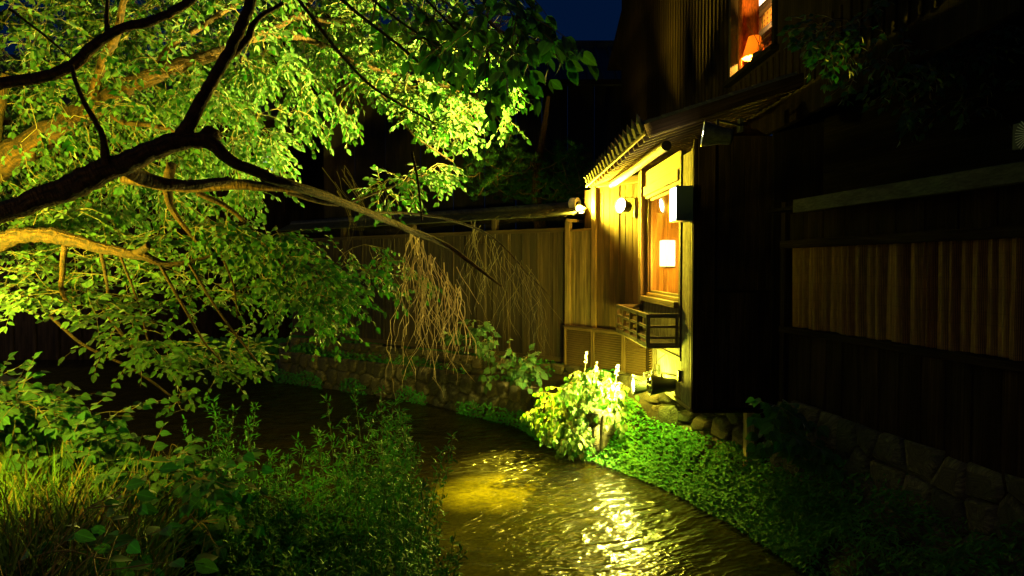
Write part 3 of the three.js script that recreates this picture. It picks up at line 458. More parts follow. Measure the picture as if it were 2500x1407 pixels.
// ---------------------------------------------------------------- right-hand house with reed blinds
{
  const a = [3.62, -9.02], b = [5.3, 0.9], f = wallFrame(...a, ...b), L = Math.hypot(b[0] - a[0], b[1] - a[1]), t = thing('blind_house', 'dark house with a row of folded reed blinds along the right bank', 'building', V(a[0], 0, a[1]), f.rotation.y), p = (n, g, m) => mesh(n, g, m, t);
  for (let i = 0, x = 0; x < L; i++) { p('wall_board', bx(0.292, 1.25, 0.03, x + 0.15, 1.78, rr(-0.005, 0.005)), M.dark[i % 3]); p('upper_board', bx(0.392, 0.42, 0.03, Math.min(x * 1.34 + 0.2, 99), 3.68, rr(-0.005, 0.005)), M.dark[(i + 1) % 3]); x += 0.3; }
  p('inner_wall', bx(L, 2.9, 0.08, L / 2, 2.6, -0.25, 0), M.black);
  p('end_jamb', bx(0.1, 2.9, 0.3, 0.06, 2.6, -0.06), M.dark[1]);
  p('sill', bx(L, 0.08, 0.2, L / 2, 2.385, 0.0, 0), M.dark[0]); p('head', bx(L, 0.1, 0.16, L / 2, 3.49, 0.02, 0), M.dark[0]);
  p('eave_beam', bx(L - 0.7, 0.16, 0.1, L / 2 + 0.35, 3.93, 0.3, 0), std(lin(0.11, 0.105, 0.095), { map: speck, bumpMap: rough, bumpScale: 0.01 })); p('eave_soffit', bx(L, 0.04, 0.42, L / 2, 3.93, 0.06, 0), M.black);
  const reed = [0, 1, 2].map((i) => std(lin(0.66 - 0.03 * i, 0.42 - 0.02 * i, 0.16 - 0.008 * i), { map: rep(reedTex, 1, 1), bumpMap: reedTex, bumpScale: 0.004, roughness: 0.9, side: THREE.DoubleSide }));
  const strip = (() => { const pos = [], uv = [], idx = [], n = 8; for (let j = 0; j < 2; j++) for (let i = 0; i <= n; i++) { const u = i / n; pos.push(u * 0.2, j * 1.04, 0.05 * Math.sin(u * Math.PI) ** 0.8 + 0.012 * Math.sin(u * 12)); uv.push(u, j * 1.04 * 1.6); } for (let i = 0; i < n; i++) idx.push(i, i + 1, n + 1 + i, n + 1 + i, i + 1, n + 2 + i); const g = new THREE.BufferGeometry(); g.setAttribute('position', new THREE.Float32BufferAttribute(pos, 3)); g.setAttribute('uv', new THREE.Float32BufferAttribute(uv, 2)); g.setIndex(idx); g.computeVertexNormals(); return g; })();
  for (let x = 0.16; x < 5.2;) { const w = rr(0.06, 0.15), m = p('reed_fold', strip, reed[Math.floor(rnd() * 3)]); m.position.set(x, 2.425 + rr(-0.012, 0.012), -0.035 + rr(-0.02, 0.02)); m.scale.set(w / 0.2, 1, rr(0.5, 1.5)); m.rotation.set(rr(-0.01, 0.01), 0, rr(-0.006, 0.006)); x += w - rr(-0.02, 0.012); }
  for (let i = 0; i < 13; i++) p('lattice_bar', bx(0.03, 1.03, 0.03, 0.28 + i * 0.41, 2.94, -0.09), M.dark[1]);
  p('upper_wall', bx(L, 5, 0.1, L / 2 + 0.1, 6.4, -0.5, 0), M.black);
  const g = thing('vent_grille', 'small grey plaque with radiating slots above the right eave', 'plaque', P(2492, 332, 5.75), f.rotation.y);
  mesh('plate', bx(0.34, 0.22, 0.02, 0.1, 0, 0, 0), std(lin(0.10, 0.11, 0.1)), g); for (let i = 0; i < 11; i++) { const s = bx(0.12, 0.006, 0.006, 0.09, 0, 0.012, 0, 0.001); s.rotateZ(-0.9 + i * 0.18 + Math.PI); s.translate(0.11, 0, 0); mesh('ray', s, M.white, g); }
}
// ---------------------------------------------------------------- leaves and branches
function leafGeo(W, fold, curve, n = 4, pow = 0.8) { // along +z, length 1, upper side +y
  const pos = [], uv = [], idx = [];
  for (let k = 0; k <= n; k++) { const t = k / n, w = W * Math.sin(Math.PI * Math.pow(t, pow)) * (t > 0.8 ? 0.75 : 1), y = -curve * t * t; for (const s of [-1, 0, 1]) { pos.push(s * w, y + (s ? fold * w : 0), t); uv.push(s * w + 0.5, t); } }
  for (let k = 0; k < n; k++) for (const s of [0, 1]) { const a = k * 3 + s, b = a + 3; if (k > 0) idx.push(a, b, a + 1); if (k < n - 1 || true) idx.push(a + 1, b, b + 1); }
  const g = new THREE.BufferGeometry(); g.setAttribute('position', new THREE.Float32BufferAttribute(pos, 3)); g.setAttribute('uv', new THREE.Float32BufferAttribute(uv, 2)); g.setIndex(idx); g.computeVertexNormals(); return g;
}
const veinTex = tex(64, 128, (u, v) => { const a = Math.abs(u - 0.5), s = Math.abs((((v * 9 - a * 8) % 1) + 1) % 1 - 0.5); const x = 0.78 + (a < 0.02 ? 0.2 : 0) + (s < 0.07 ? 0.08 : 0) + 0.12 * (fbm(u, v, 6, 12, 3, 5) - 0.5); return [x, x, x * 0.9]; }, true);
const leafMat = (r, g, b, o = {}) => new THREE.MeshPhysicalMaterial({ color: lin(r, g, b), map: veinTex, roughness: 0.92, transmission: 0.48, thickness: 0, clearcoat: 0.1, clearcoatRoughness: 0.4, side: THREE.DoubleSide, ...o });
const GEO = { cherry: leafGeo(0.29, 0.25, 0.14), broad: leafGeo(0.36, 0.22, 0.22, 6, 0.68), round: leafGeo(0.48, 0.2, 0.12, 3, 0.8), lance: leafGeo(0.13, 0.25, 0.2, 3), needle: leafGeo(0.035, 0.1, 0.05, 2) };
const LM = { white: leafMat(1, 1, 1), plain: new THREE.MeshStandardMaterial({ color: lin(1, 1, 1), roughness: 0.75, side: THREE.DoubleSide }) };
const tintMats = {};
class Leaves {
  constructor() { this.l = []; }
  add(p, dir, up, size, c) {
    const z = dir.clone().normalize(), x = up.clone().cross(z); if (x.lengthSq() < 1e-6) x.set(1, 0, 0.1).cross(z); x.normalize(); const y = z.clone().cross(x);
    const m = new THREE.Matrix4().makeBasis(x, y, z).scale(V(size, size, size)).setPosition(p); this.l.push({ m, c, k: size / Math.max(0.3, p.distanceTo(camera.position)) });
  }
  build(parent, geo, nSolo, name = 'leaf', bulk = 'leaves', mat = LM.white) { // nSolo largest in the picture as pieces of their own, the rest as one mass
    const inv = parent.matrixWorld.clone().invert(); parent.updateMatrixWorld(true); inv.copy(parent.matrixWorld).invert();
    const s = [...this.l].sort((a, b) => b.k - a.k), solo = s.slice(0, nSolo), rest = s.slice(nSolo), mats = new Map();
    for (const q of solo) { const key = mat.uuid + q.c.map((v) => Math.round(v * 60)).join(); let m = tintMats[key]; if (!m) { m = tintMats[key] = mat.clone(); m.color = lin(...q.c.map((v) => Math.round(v * 60) / 60 + 0.004)); } const o = mesh(name, geo, m, parent); inv.clone().multiply(q.m).decompose(o.position, o.quaternion, o.scale); }
    if (rest.length) { const im = new THREE.InstancedMesh(geo, mat, rest.length); im.name = bulk; im.castShadow = im.receiveShadow = true; rest.forEach((q, i) => { im.setMatrixAt(i, inv.clone().multiply(q.m)); im.setColorAt(i, lin(...q.c)); }); im.userData.kind = 'stuff'; parent.add(im); }
  }
}
const rdir = () => { let v; do v = V(rr(-1, 1), rr(-1, 1), rr(-1, 1)); while (v.lengthSq() > 1 || v.lengthSq() < 0.01); return v.normalize(); };
const green = (k = 1, y = 0) => { const n = rr(0.75, 1.25) * k; return [Math.max(0.012, 0.022 + 0.036 * rnd() + y) * n, (0.18 + 0.03 * rnd()) * n, 0.010 * n]; };
function polySample(poly) { let x0 = 1e9, x1 = -1e9, y0 = 1e9, y1 = -1e9; for (const [x, y] of poly) { x0 = Math.min(x0, x); x1 = Math.max(x1, x); y0 = Math.min(y0, y); y1 = Math.max(y1, y); } for (;;) { const x = rr(x0, x1), y = rr(y0, y1); if (inPoly(x, y, poly)) return [x, y]; } }
class Tree {
  constructor(name, label, category, base, group) { this.o = thing(name, label, category, base, 0, group); this.base = base; this.nodes = []; this.twigs = []; this.leaves = new Leaves(); }
  loc(q) { return q.map((e) => ({ p: e.p.clone().sub(this.base), r: e.r })); }
  // limb given as [px, py, depth, radius in photo pixels]
  limb(list, mat, name = 'branch', seg = 10, wob = 0.35) {
    const q = smooth(list.map(([x, y, d, r]) => ({ p: P(x, y, d), r: r * d / FP })), 5);
    q.forEach((e, i) => { if (i && i < q.length - 1) e.p.add(rdir().multiplyScalar(e.r * 0.13)); this.nodes.push({ p: e.p, r: e.r, d: q[Math.min(i + 1, q.length - 1)].p.clone().sub(q[Math.max(0, i - 1)].p).normalize() }); });
    return mesh(name, tube(this.loc(q), seg, true, wob), mat, this.o);
  }
  twig(pts, seg = 4) { this.twigs.push(flat(tube(this.loc(pts), seg, false))); }
  spray(p, dir, o) { // a few leafy shoots from p
    const n = Math.round(rr(o.n[0], o.n[1]));
    for (let i = 0; i < n; i++) {
      let d = dir.clone().multiplyScalar(0.7).addScaledVector(rdir(), 0.75); d.y = d.y * (o.flat ?? 0.6) - (o.droop ?? 0.25); d.normalize();
      const L = rr(o.len[0], o.len[1]), k = Math.max(2, Math.round(L / o.step)); let q = p.clone(); const pts = [{ p: q.clone(), r: o.r ?? 0.004 }]; let side = rnd() < 0.5 ? 1 : -1;
      for (let j = 1; j <= k; j++) {
        d.y -= (o.sag ?? 0.08); d.addScaledVector(rdir(), 0.14).normalize(); q = q.clone().addScaledVector(d, L / k); pts.push({ p: q.clone(), r: (o.r ?? 0.004) * (1 - 0.7 * j / k) });
        if (rnd() < (o.bare ?? 0.08)) continue;
        const sd = d.clone().cross(V(0, 1, 0)); if (sd.lengthSq() < 0.01) sd.set(1, 0, 0); sd.normalize().multiplyScalar(side); side = -side;
        const ld = d.clone().multiplyScalar(0.6).addScaledVector(sd, 0.8).addScaledVector(rdir(), 0.35); ld.y -= (o.hang ?? 0.3);
        const up = V(0.1, 0.7, 0.6).addScaledVector(rdir(), o.tumble ?? 0.8);
        this.leaves.add(q, ld, up, rr(o.size[0], o.size[1]), o.col());
        if (j === k) this.leaves.add(q, d.clone().add(V(0, -0.25, 0)), up, rr(o.size[0], o.size[1]), o.col());
      }
      this.twig(pts);
    }
  }
  fill(targets, o) { // grow a fine branch from the nearest wood to each target and put sprays there
    const left = targets.map((p) => { let b = 1e9; for (const n of this.nodes) b = Math.min(b, n.p.distanceToSquared(p)); return { p, b }; }).sort((a, b) => a.b - b.b);
    for (const { p } of left) {
      let best = null, bd = 1e9; for (const n of this.nodes) { const q = n.p.distanceToSquared(p) * (1 + (n.p.y < p.y - 0.3 ? 0.4 : 0)); if (q < bd) { bd = q; best = n; } }
      const L = best.p.distanceTo(p), a = best.p, dir = p.clone().sub(a).normalize(), k = Math.max(2, Math.ceil(L / 0.16)), r0 = Math.min(best.r * 0.7, 0.004 + 0.006 * L), pts = [];
      const bow = rdir().multiplyScalar(L * 0.10).add(V(0, L * 0.10, 0));
      for (let i = 0; i <= k; i++) { const t = i / k, q = a.clone().lerp(p, t).addScaledVector(bow, Math.sin(t * Math.PI)); if (i && i < k) q.addScaledVector(rdir(), 0.02); const r = lerp(r0, 0.0035, t); pts.push({ p: q, r }); if (i) this.nodes.push({ p: q, r, d: dir }); }
      this.twig(pts, 5); const out = dir.clone().addScaledVector(best.d, 0.5).add(o.lean ?? V(0.35, -0.1, 0.1)).normalize();
      this.spray(p, out, o); if (L > 0.35 && rnd() < 0.7) this.spray(pts[Math.floor(k * 0.6)].p, out, o);
    }
  }
  finish(twigMat, geo, solo, mat) { if (this.twigs.length) { const m = mesh('twigs', this.twigs, twigMat, this.o); m.userData.kind = 'stuff'; } this.leaves.build(this.o, geo, solo, 'leaf', 'leaves', mat); }
}
const region = (poly, n, d0, d1) => Array.from({ length: n }, () => { const [x, y] = polySample(poly); return P(x, y, rr(d0, d1)); });

// ---------------------------------------------------------------- lit cherry tree over the river
{
  const base = V(-5.9, groundY(-5.9, 7.2), -7.2), t = new Tree('cherry_tree', 'cherry tree with brown lit limbs and glowing green leaves over the water', 'tree', base);
  const up = (x, y, d, r) => [x, y, d, r];
  { const q = [[-5.9, 0, 7.2, 0.36], [-5.85, 1.2, 7.2, 0.3], [-5.9, 2.6, 7.25, 0.27], [-5.85, 3.6, 7.3, 0.25]].map(([x, y, d, r]) => ({ p: V(x, y + base.y - 0.1, -d), r })); mesh('trunk', tube(t.loc(smooth(q)), 14, true, 0.3), M.bark, t.o); }
  { const q = smooth([[-5.85, 3.4, 7.3, 0.25], [-5.95, 5.2, 7.3, 0.2], [-6.1, 6.8, 7.5, 0.15]].map(([x, y, d, r]) => ({ p: V(x, y, -d), r }))); mesh('branch', tube(t.loc(q), 10), M.bark, t.o); q.forEach((e) => t.nodes.push({ p: e.p, r: e.r, d: V(0.5, 0.5, 0) })); }
  t.limb([up(-130, 540, 7.3, 48.4), up(0, 405, 7.3, 34.3), up(105, 335, 7.3, 29.6), up(190, 285, 7.3, 26.5), up(256, 248, 7.3, 24.2), up(320, 208, 7.3, 21.8), up(415, 168, 7.4, 18.7), up(480, 146, 7.5, 14.8), up(540, 126, 7.6, 12.5), up(608, 93, 7.8, 9.4), up(656, 74, 8, 7.8), up(720, 40, 8.2, 6.2), up(780, -20, 8.5, 4.7)], M.bark);
  t.limb([up(-110, 560, 7.25, 50), up(-50, 430, 7.2, 30), up(-28, 340, 7.2, 22), up(-5, 270, 7.2, 13), up(15, 180, 7.1, 9)], M.bark);
  t.limb([up(215, 270, 7.3, 13), up(238, 195, 7.2, 12), up(262, 130, 7.1, 11), up(285, 80, 7, 9), up(300, 10, 6.9, 7), up(330, -60, 6.9, 6)], M.bark);
  t.limb([up(380, 170, 7.4, 9), up(415, 115, 7.5, 8), up(490, 65, 7.6, 7), up(560, 18, 7.8, 6), up(640, -40, 8, 4)], M.bark);
  t.limb([up(600, 96, 7.8, 9), up(690, 85, 8.1, 8.5), up(730, 92, 8.2, 8), up(800, 115, 8.4, 7), up(860, 150, 8.6, 6), up(950, 175, 8.8, 5), up(1050, 200, 9, 4), up(1130, 225, 9.2, 3)], M.bark);
  t.limb([up(250, 262, 7.3, 8), up(300, 298, 7.2, 7), up(360, 305, 7.1, 6), up(440, 322, 7, 5)], M.bark);
  t.limb([up(-150, 700, 7.0, 30.6), up(-70, 625, 6.6, 25.5), up(0, 592, 6.5, 20.4), up(60, 575, 6.5, 18.7), up(130, 575, 6.5, 18.7), up(200, 592, 6.5, 16.1), up(280, 612, 6.5, 13.6), up(350, 627, 6.5, 11.0), up(400, 645, 6.6, 6.8), up(450, 642, 6.7, 5.5), up(530, 622, 6.9, 3.4)], M.bark);
  t.limb([up(320, 618, 6.5, 9), up(345, 612, 6.45, 9), up(362, 600, 6.4, 8)], M.bark, 'stub', 8);
  for (const q of [[[157, 598, 8], [152, 660, 7], [149, 705, 6], [158, 728, 5], [200, 780, 3]], [[245, 612, 5], [262, 700, 4.5], [268, 770, 3.5], [330, 860, 2]], [[290, 618, 3.5], [335, 735, 3], [365, 850, 2]], [[390, 648, 4], [460, 770, 3.5], [505, 845, 2.6], [560, 900, 2]], [[460, 642, 3.5], [540, 770, 3], [640, 900, 1.8]], [[540, 622, 3], [570, 700, 2.6], [580, 775, 1.8]], [[120, 770, 4], [200, 840, 3.6], [330, 905, 3], [440, 985, 2]], [[262, 770, 4], [330, 850, 3.4], [390, 870, 2.6]]]) t.limb(q.map(([x, y, r], i) => up(x, y, 6.5 + i * 0.12, r)), M.bark, 'shoot', 6, 0.15);
  t.limb([up(300, 430, 6.4, 16), up(420, 455, 6.5, 14), up(600, 452, 6.6, 12), up(700, 462, 6.8, 9), up(800, 470, 7, 6)], M.bark);
  t.limb([up(480, 470, 6.6, 7), up(560, 510, 6.8, 6), up(640, 590, 7, 5), up(700, 660, 7.2, 4), up(780, 740, 7.4, 2.5)], M.bark);
  t.limb([up(420, 400, 6.8, 12), up(408, 470, 6.7, 11), up(425, 520, 6.6, 7), up(480, 590, 6.7, 4)], M.bark);
  // an arm through the upper part of the crown towards the house
  t.limb([up(720, 40, 8.2, 6), up(850, 60, 8.6, 5), up(980, 70, 9, 4), up(1100, 110, 9.2, 3)], M.bark);
  t.limb([up(860, 150, 8.6, 4), up(930, 230, 8.7, 3), up(1010, 330, 8.8, 2.5), up(1105, 395, 8.9, 2)], M.bark);
  t.limb([up(700, 470, 6.8, 5), up(820, 500, 7.2, 4), up(920, 470, 7.6, 3), up(1040, 425, 8, 2)], M.bark);
  const o = { n: [4, 6], len: [0.25, 0.5], step: 0.046, size: [0.045, 0.098], col: () => green(1, 0.0), droop: 0.3, sag: 0.06 };
  t.fill(region([[0, -60], [700, -60], [740, 120], [690, 190], [560, 250], [300, 330], [0, 330]], 270, 7.2, 9.6), o);
  t.fill(region([[0, 60], [300, 20], [600, 60], [520, 200], [300, 300], [60, 420], [0, 300]], 26, 6.4, 7.0), { ...o, n: [2, 3] });
  t.fill(region([[0, 330], [400, 300], [560, 250], [710, 310], [740, 410], [560, 480], [0, 560]], 160, 7.2, 9.2), o);
  t.fill(region([[700, -60], [1000, -60], [1200, 60], [1270, 220], [1240, 290], [1190, 250], [1000, 235], [820, 180], [740, 100]], 190, 8.2, 9.8), o);
  t.fill(region([[900, 200], [1230, 230], [1140, 300], [1110, 390], [1050, 330], [980, 290]], 75, 8.5, 9.4), { ...o, n: [3, 4], len: [0.18, 0.35] });
  t.fill(region([[560, 150], [720, 140], [860, 280], [790, 330], [640, 260]], 22, 7.4, 8.6), { ...o, hang: 0.7, droop: 0.6 });
  t.fill(region([[480, 520], [700, 570], [870, 690], [850, 790], [760, 780], [620, 680], [470, 600]], 75, 6.6, 7.8), o);
  t.fill(region([[840, 500], [920, 440], [1000, 425], [1120, 385], [1090, 440], [980, 490], [880, 505]], 30, 7.6, 8.3), { ...o, n: [2, 4], len: [0.15, 0.3] });
  t.fill(region([[800, 580], [960, 600], [1040, 690], [960, 720], [830, 650]], 24, 7.6, 8.3), { ...o, n: [2, 3], len: [0.15, 0.3] });
  const low = { ...o, n: [3, 5], len: [0.25, 0.5], flat: 0.3, droop: 0.06, sag: 0.03, hang: 0.12, tumble: 0.35, size: [0.045, 0.095], step: 0.046, col: () => green(1.1, 0.015) };
  t.fill(region([[0, 480], [420, 520], [480, 640], [590, 720], [540, 750], [0, 720]], 82, 6.7, 8.6), low);
  t.fill(region([[0, 680], [330, 740], [400, 820], [440, 930], [380, 890], [220, 790], [0, 760]], 22, 5.8, 6.8), low);
  t.fill(region([[400, 830], [620, 790], [660, 870], [560, 900], [430, 880]], 14, 6.6, 7.6), low);
  t.fill(region([[430, 940], [470, 960], [460, 1015], [430, 1000]], 4, 6.2, 6.4), { ...low, n: [2, 3], len: [0.1, 0.2] });
  t.finish(M.twigGreen, GEO.cherry, 300);
}
// ---------------------------------------------------------------- near tree: dark limbs across the view, dead weeping twigs
{
  const base = V(-3.9, groundY(-3.9, 3.6), -3.6), t = new Tree('cherry_tree', 'near tree with black silhouetted limbs and dry weeping twigs', 'tree', base), up = (x, y, d, r) => [x, y, d, r];
  { const q = [[-3.9, 0, 3.6, 0.3], [-3.95, 1.2, 3.6, 0.25], [-3.85, 2.4, 3.65, 0.22], [-3.6, 3.2, 3.75, 0.18]].map(([x, y, d, r]) => ({ p: V(x, y + base.y - 0.1, -d), r })); mesh('trunk', tube(t.loc(smooth(q)), 14, true, 0.3), M.bark, t.o); }
  t.limb([up(-360, 640, 3.75, 51.6), up(-180, 580, 3.8, 39.6), up(0, 522, 3.9, 23), up(120, 477, 4, 27), up(210, 442, 4.05, 30), up(290, 405, 4.1, 27), up(370, 370, 4.15, 23), up(440, 345, 4.2, 21), up(510, 345, 4.25, 19), up(560, 388, 4.3, 15), up(640, 425, 4.4, 12.5), up(720, 455, 4.6, 11), up(800, 480, 5.0, 10), up(900, 520, 5.9, 8.5), up(1000, 562, 6.9, 7.2), up(1090, 600, 7.4, 6.5), up(1160, 650, 7.7, 4.4), up(1225, 700, 7.9, 1.8)], M.bark, 'branch', 12);
  t.limb([up(440, 345, 4.2, 20.2), up(462, 300, 4.2, 16.8), up(500, 230, 4.2, 16.0), up(545, 150, 4.2, 15.1), up(580, 85, 4.2, 13.4), up(610, 10, 4.2, 12.6), up(630, -90, 4.2, 10.9)], M.bark);
  t.limb([up(545, 150, 4.2, 10), up(600, 100, 4.25, 8), up(625, 50, 4.3, 7), up(690, 8, 4.4, 5)], M.bark);
  t.limb([up(500, 338, 4.3, 20), up(515, 325, 4.3, 19), up(522, 338, 4.32, 16)], M.bark, 'stub', 8);
  t.limb([up(-300, 300, 4.2, 25.8), up(-120, 240, 4.2, 19.8), up(0, 205, 4.2, 14.4), up(110, 188, 4.2, 12.9), up(175, 160, 4.2, 12.9), up(240, 105, 4.2, 12.2), up(290, 72, 4.2, 11.4), up(380, 48, 4.2, 9.9), up(450, 10, 4.2, 10.6), up(530, -50, 4.2, 9.1)], M.bark);
  t.limb([up(-200, 600, 3.8, 30), up(-260, 420, 4, 30), up(-300, 300, 4.2, 28)], M.bark);
  t.limb([up(262, 75, 4.2, 6), up(260, 40, 4.15, 5), up(264, -20, 4.1, 4)], M.bark);
  t.limb([up(258, 405, 4.05, 12), up(255, 360, 4, 9), up(245, 320, 4, 7), up(205, 250, 4, 6), up(185, 200, 4, 5), up(175, 160, 4.1, 5)], M.bark);
  t.limb([up(290, 405, 4.1, 18), up(360, 440, 4.3, 17), up(450, 452, 4.5, 14), up(560, 440, 4.8, 8)], M.bark);
  // thin branches from above with many dark twigs
  const thin = [[[700, -40], [760, 40], [830, 130], [900, 205], [960, 245], [1060, 300]], [[790, -40], [870, 30], [960, 100], [1040, 165], [1120, 215], [1190, 245]], [[860, -40], [960, 40], [1060, 110], [1130, 165], [1200, 230]], [[1000, -40], [1100, 60], [1180, 150], [1220, 215]], [[1120, -40], [1200, 60], [1290, 120]], [[1005, 370], [1020, 440], [1030, 540]], [[20, 20], [100, 80], [170, 140]]];
  thin.forEach((q, i) => t.limb(q.map(([x, y], k) => up(x, y, 3.6 + k * 0.12, (i < 2 ? 5 : 3.5) - k * 0.5)), M.bark, 'shoot', 6, 0.1));
  const along = (q, u) => { const k = Math.min(q.length - 2, Math.floor(u * (q.length - 1))), f = u * (q.length - 1) - k; return [lerp(q[k][0], q[k + 1][0], f), lerp(q[k][1], q[k + 1][1], f), 3.6 + (k + f) * 0.12]; };
  for (let i = 0; i < 150; i++) { const q = thin[i % 5], [x, y, d] = along(q, rr(0.15, 1)); const pts = [{ p: P(x, y, d), r: 0.0022 }]; let a = rr(-0.5, 1.2), X = x, Y = y; for (let k = 0; k < 5; k++) { a += rr(-0.5, 0.5); X += Math.cos(a) * rr(12, 26); Y += Math.sin(a) * rr(10, 22); pts.push({ p: P(X, Y, d + rr(-0.05, 0.05)), r: 0.0018 - 0.0003 * k }); } t.twig(pts); }
  // large near leaves on the right of the crown
  const near = { n: [2, 3], len: [0.2, 0.32], step: 0.06, size: [0.085, 0.125], col: () => green(1), droop: 0.35, hang: 0.5, tumble: 0.9, lean: V(0.7, -0.4, 0) };
  t.fill(region([[1110, -50], [1270, -50], [1310, 70], [1390, 170], [1320, 190], [1210, 160], [1140, 110]], 17, 2.8, 3.5), { ...near, size: [0.065, 0.105] });
  t.fill(region([[860, -30], [1180, -30], [1230, 150], [1060, 140]], 20, 3.6, 4.4), { ...near, size: [0.07, 0.11] });
  // dry weeping twigs
  const strand = (x, y, d, len, lean, r) => { const pts = []; let X = x, Y = y, a = rr(-0.5, 0.5); const n = Math.max(4, Math.round(len / 24)); let va = lean; for (let k = 0; k <= n; k++) { pts.push({ p: P(X, Y, d), r: r * (1 - 0.6 * k / n) }); va += rr(-0.42, 0.42) - (va - lean * 0.4) * 0.4; X += Math.tan(clamp(va, -0.6, 0.6)) * 24 * 0.9 + rr(-2.5, 2.5); Y += 24 * rr(0.75, 1.05); d += rr(-0.02, 0.02); if (k > 1 && rnd() < 0.34) { const b = [{ p: P(X, Y, d), r: r * 0.6 }]; let bx_ = X, by = Y, ba = rr(-0.9, 0.9); for (let j = 0; j < 4; j++) { ba += rr(-0.35, 0.35) - ba * 0.3; bx_ += Math.sin(ba) * 14; by += Math.cos(ba) * 15; b.push({ p: P(bx_, by, d), r: r * 0.5 - j * r * 0.1 }); } D.push(flat(tube(t.loc(b), 4, false))); } } D.push(flat(tube(t.loc(pts), 4, false))); };
  const D = [];
  for (let i = 0; i < 32; i++) { const u = rnd(), u2 = rnd(); strand(lerp(1000, 1062, u) + rr(-8, 8), lerp(558, 640, u) + rr(-6, 8), 7.15 + rr(-0.2, 0.35), lerp(90, 330, u2), rr(-0.2, 0.2), rr(0.0038, 0.0075)); }
  for (let i = 0; i < 20; i++) strand(rr(1075, 1125), rr(640, 740), 7.5 + rr(-0.2, 0.3), rr(60, 190), rr(-0.1, 0.3), rr(0.0045, 0.008));
  const m1 = mesh('dry_twigs', D.splice(0), M.twig, t.o); m1.userData.kind = 'stuff';
  t.limb([up(900, 520, 5.9, 4), up(1000, 522, 6.7, 3.4), up(1110, 540, 7.3, 3), up(1210, 585, 7.8, 2.6), up(1300, 680, 8.1, 1.8), up(1345, 725, 8.2, 1)], M.bark, 'shoot', 5, 0.1);
  for (let i = 0; i < 40; i++) { const u = rnd(); strand(lerp(1150, 1330, u) + rr(-10, 10), lerp(545, 710, u) + rr(-20, 10), 8.0 + rr(-0.1, 0.2), rr(60, 230), rr(-0.2, 0.45), rr(0.0028, 0.0045)); }
  for (let i = 0; i < 16; i++) strand(rr(780, 1010), rr(400, 470), 6.0 + rr(-0.2, 0.2), rr(40, 120), rr(0.5, 1.1), 0.0025);
  const m2 = mesh('dry_twigs', D, M.twigGreen, t.o); m2.userData.kind = 'stuff';
  t.finish(M.twigDark, GEO.cherry, 300);
}
// ---------------------------------------------------------------- shrubs and plants
function shrub(name, label, cat, base, o) {
  const t = new Tree(name, label, cat, base, o.group); t.nodes.push({ p: base.clone().add(V(0, 0.05, 0)), r: 0.03, d: V(0, 1, 0) });
  for (const [poly, n, d0, d1] of o.regions) t.fill(region(poly, n, d0, d1), o);
  t.finish(o.twig ?? M.twigGreen, o.geo ?? GEO.broad, o.solo ?? 300, o.mat); return t;
}
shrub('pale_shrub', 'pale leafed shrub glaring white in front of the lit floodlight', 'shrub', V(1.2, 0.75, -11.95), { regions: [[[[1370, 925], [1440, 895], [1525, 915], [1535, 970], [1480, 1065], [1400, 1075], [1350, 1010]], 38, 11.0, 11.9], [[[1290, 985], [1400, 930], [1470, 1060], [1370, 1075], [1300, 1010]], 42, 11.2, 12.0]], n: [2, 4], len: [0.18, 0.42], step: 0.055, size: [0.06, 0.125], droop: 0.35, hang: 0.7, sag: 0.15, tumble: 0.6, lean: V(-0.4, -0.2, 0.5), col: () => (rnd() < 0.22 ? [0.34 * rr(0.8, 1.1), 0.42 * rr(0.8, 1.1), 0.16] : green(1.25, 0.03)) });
for (const [x, y, h, d] of [[1432, 862, 40, 11.6], [1458, 885, 30, 11.5], [1508, 892, 34, 11.35]]) { // flower spikes on the shrub
  const a = P(x - 6, y + h, d), t = thing('flower_spike', ['tall white flower spike highest above the pale shrub', 'middle white flower spike on top of the pale shrub', 'white flower spike nearest the lit floodlight lens'][used.flower_spike === undefined ? 0 : used.flower_spike + 1], 'flower', a, 0, 'flower spikes on the pale shrub'), b = P(x, y, d).sub(a);
  mesh('stem', tube(smooth([{ p: V(0, -0.1, 0), r: 0.006 }, { p: b.clone().multiplyScalar(0.5).add(V(0.01, 0, 0)), r: 0.005 }, { p: b, r: 0.003 }]), 5), M.twigGreen, t);
  const g = []; for (let i = 0; i < 16; i++) { const k = rr(0.35, 1.05), s = new THREE.IcosahedronGeometry(rr(0.010, 0.018), 0); s.translate(...b.clone().multiplyScalar(k).add(rdir().multiplyScalar(0.035 * (1.2 - k * 0.7))).toArray()); g.push(s); } const fl = mesh('florets', g, M.white, t); fl.userData.kind = 'stuff';
}
const kd = { n: [2, 3], len: [0.15, 0.35], step: 0.08, size: [0.1, 0.18], droop: 0.15, hang: 0.5, tumble: 0.5, lean: V(-0.2, -0.1, 0.7), col: () => green(0.85, -0.01) };
shrub('vine', 'broad leaved green vine spilling over the stones below the fence', 'vine', P(1230, 905, 13.6), { ...kd, regions: [[[[1170, 800], [1250, 850], [1320, 890], [1290, 930], [1210, 930], [1190, 880]], 20, 13.2, 13.8]] });
shrub('vine', 'upright green vine beside the hanging dry twigs', 'vine', P(1170, 860, 14.2), { ...kd, regions: [[[[1090, 810], [1130, 790], [1180, 770], [1220, 850], [1160, 870], [1095, 850]], 12, 13.9, 14.4]] });
shrub('vine', 'small green vine sprig low on the stones left of the dry twigs', 'vine', P(990, 890, 15.2), { ...kd, size: [0.1, 0.15], regions: [[[[970, 870], [1010, 865], [1000, 900]], 4, 14.9, 15.2]] });
const fg = { n: [2, 4], len: [0.2, 0.4], step: 0.06, droop: 0.1, sag: 0.05, hang: 0.2, tumble: 0.4, flat: 0.4, lean: V(0.5, -0.1, 0) };
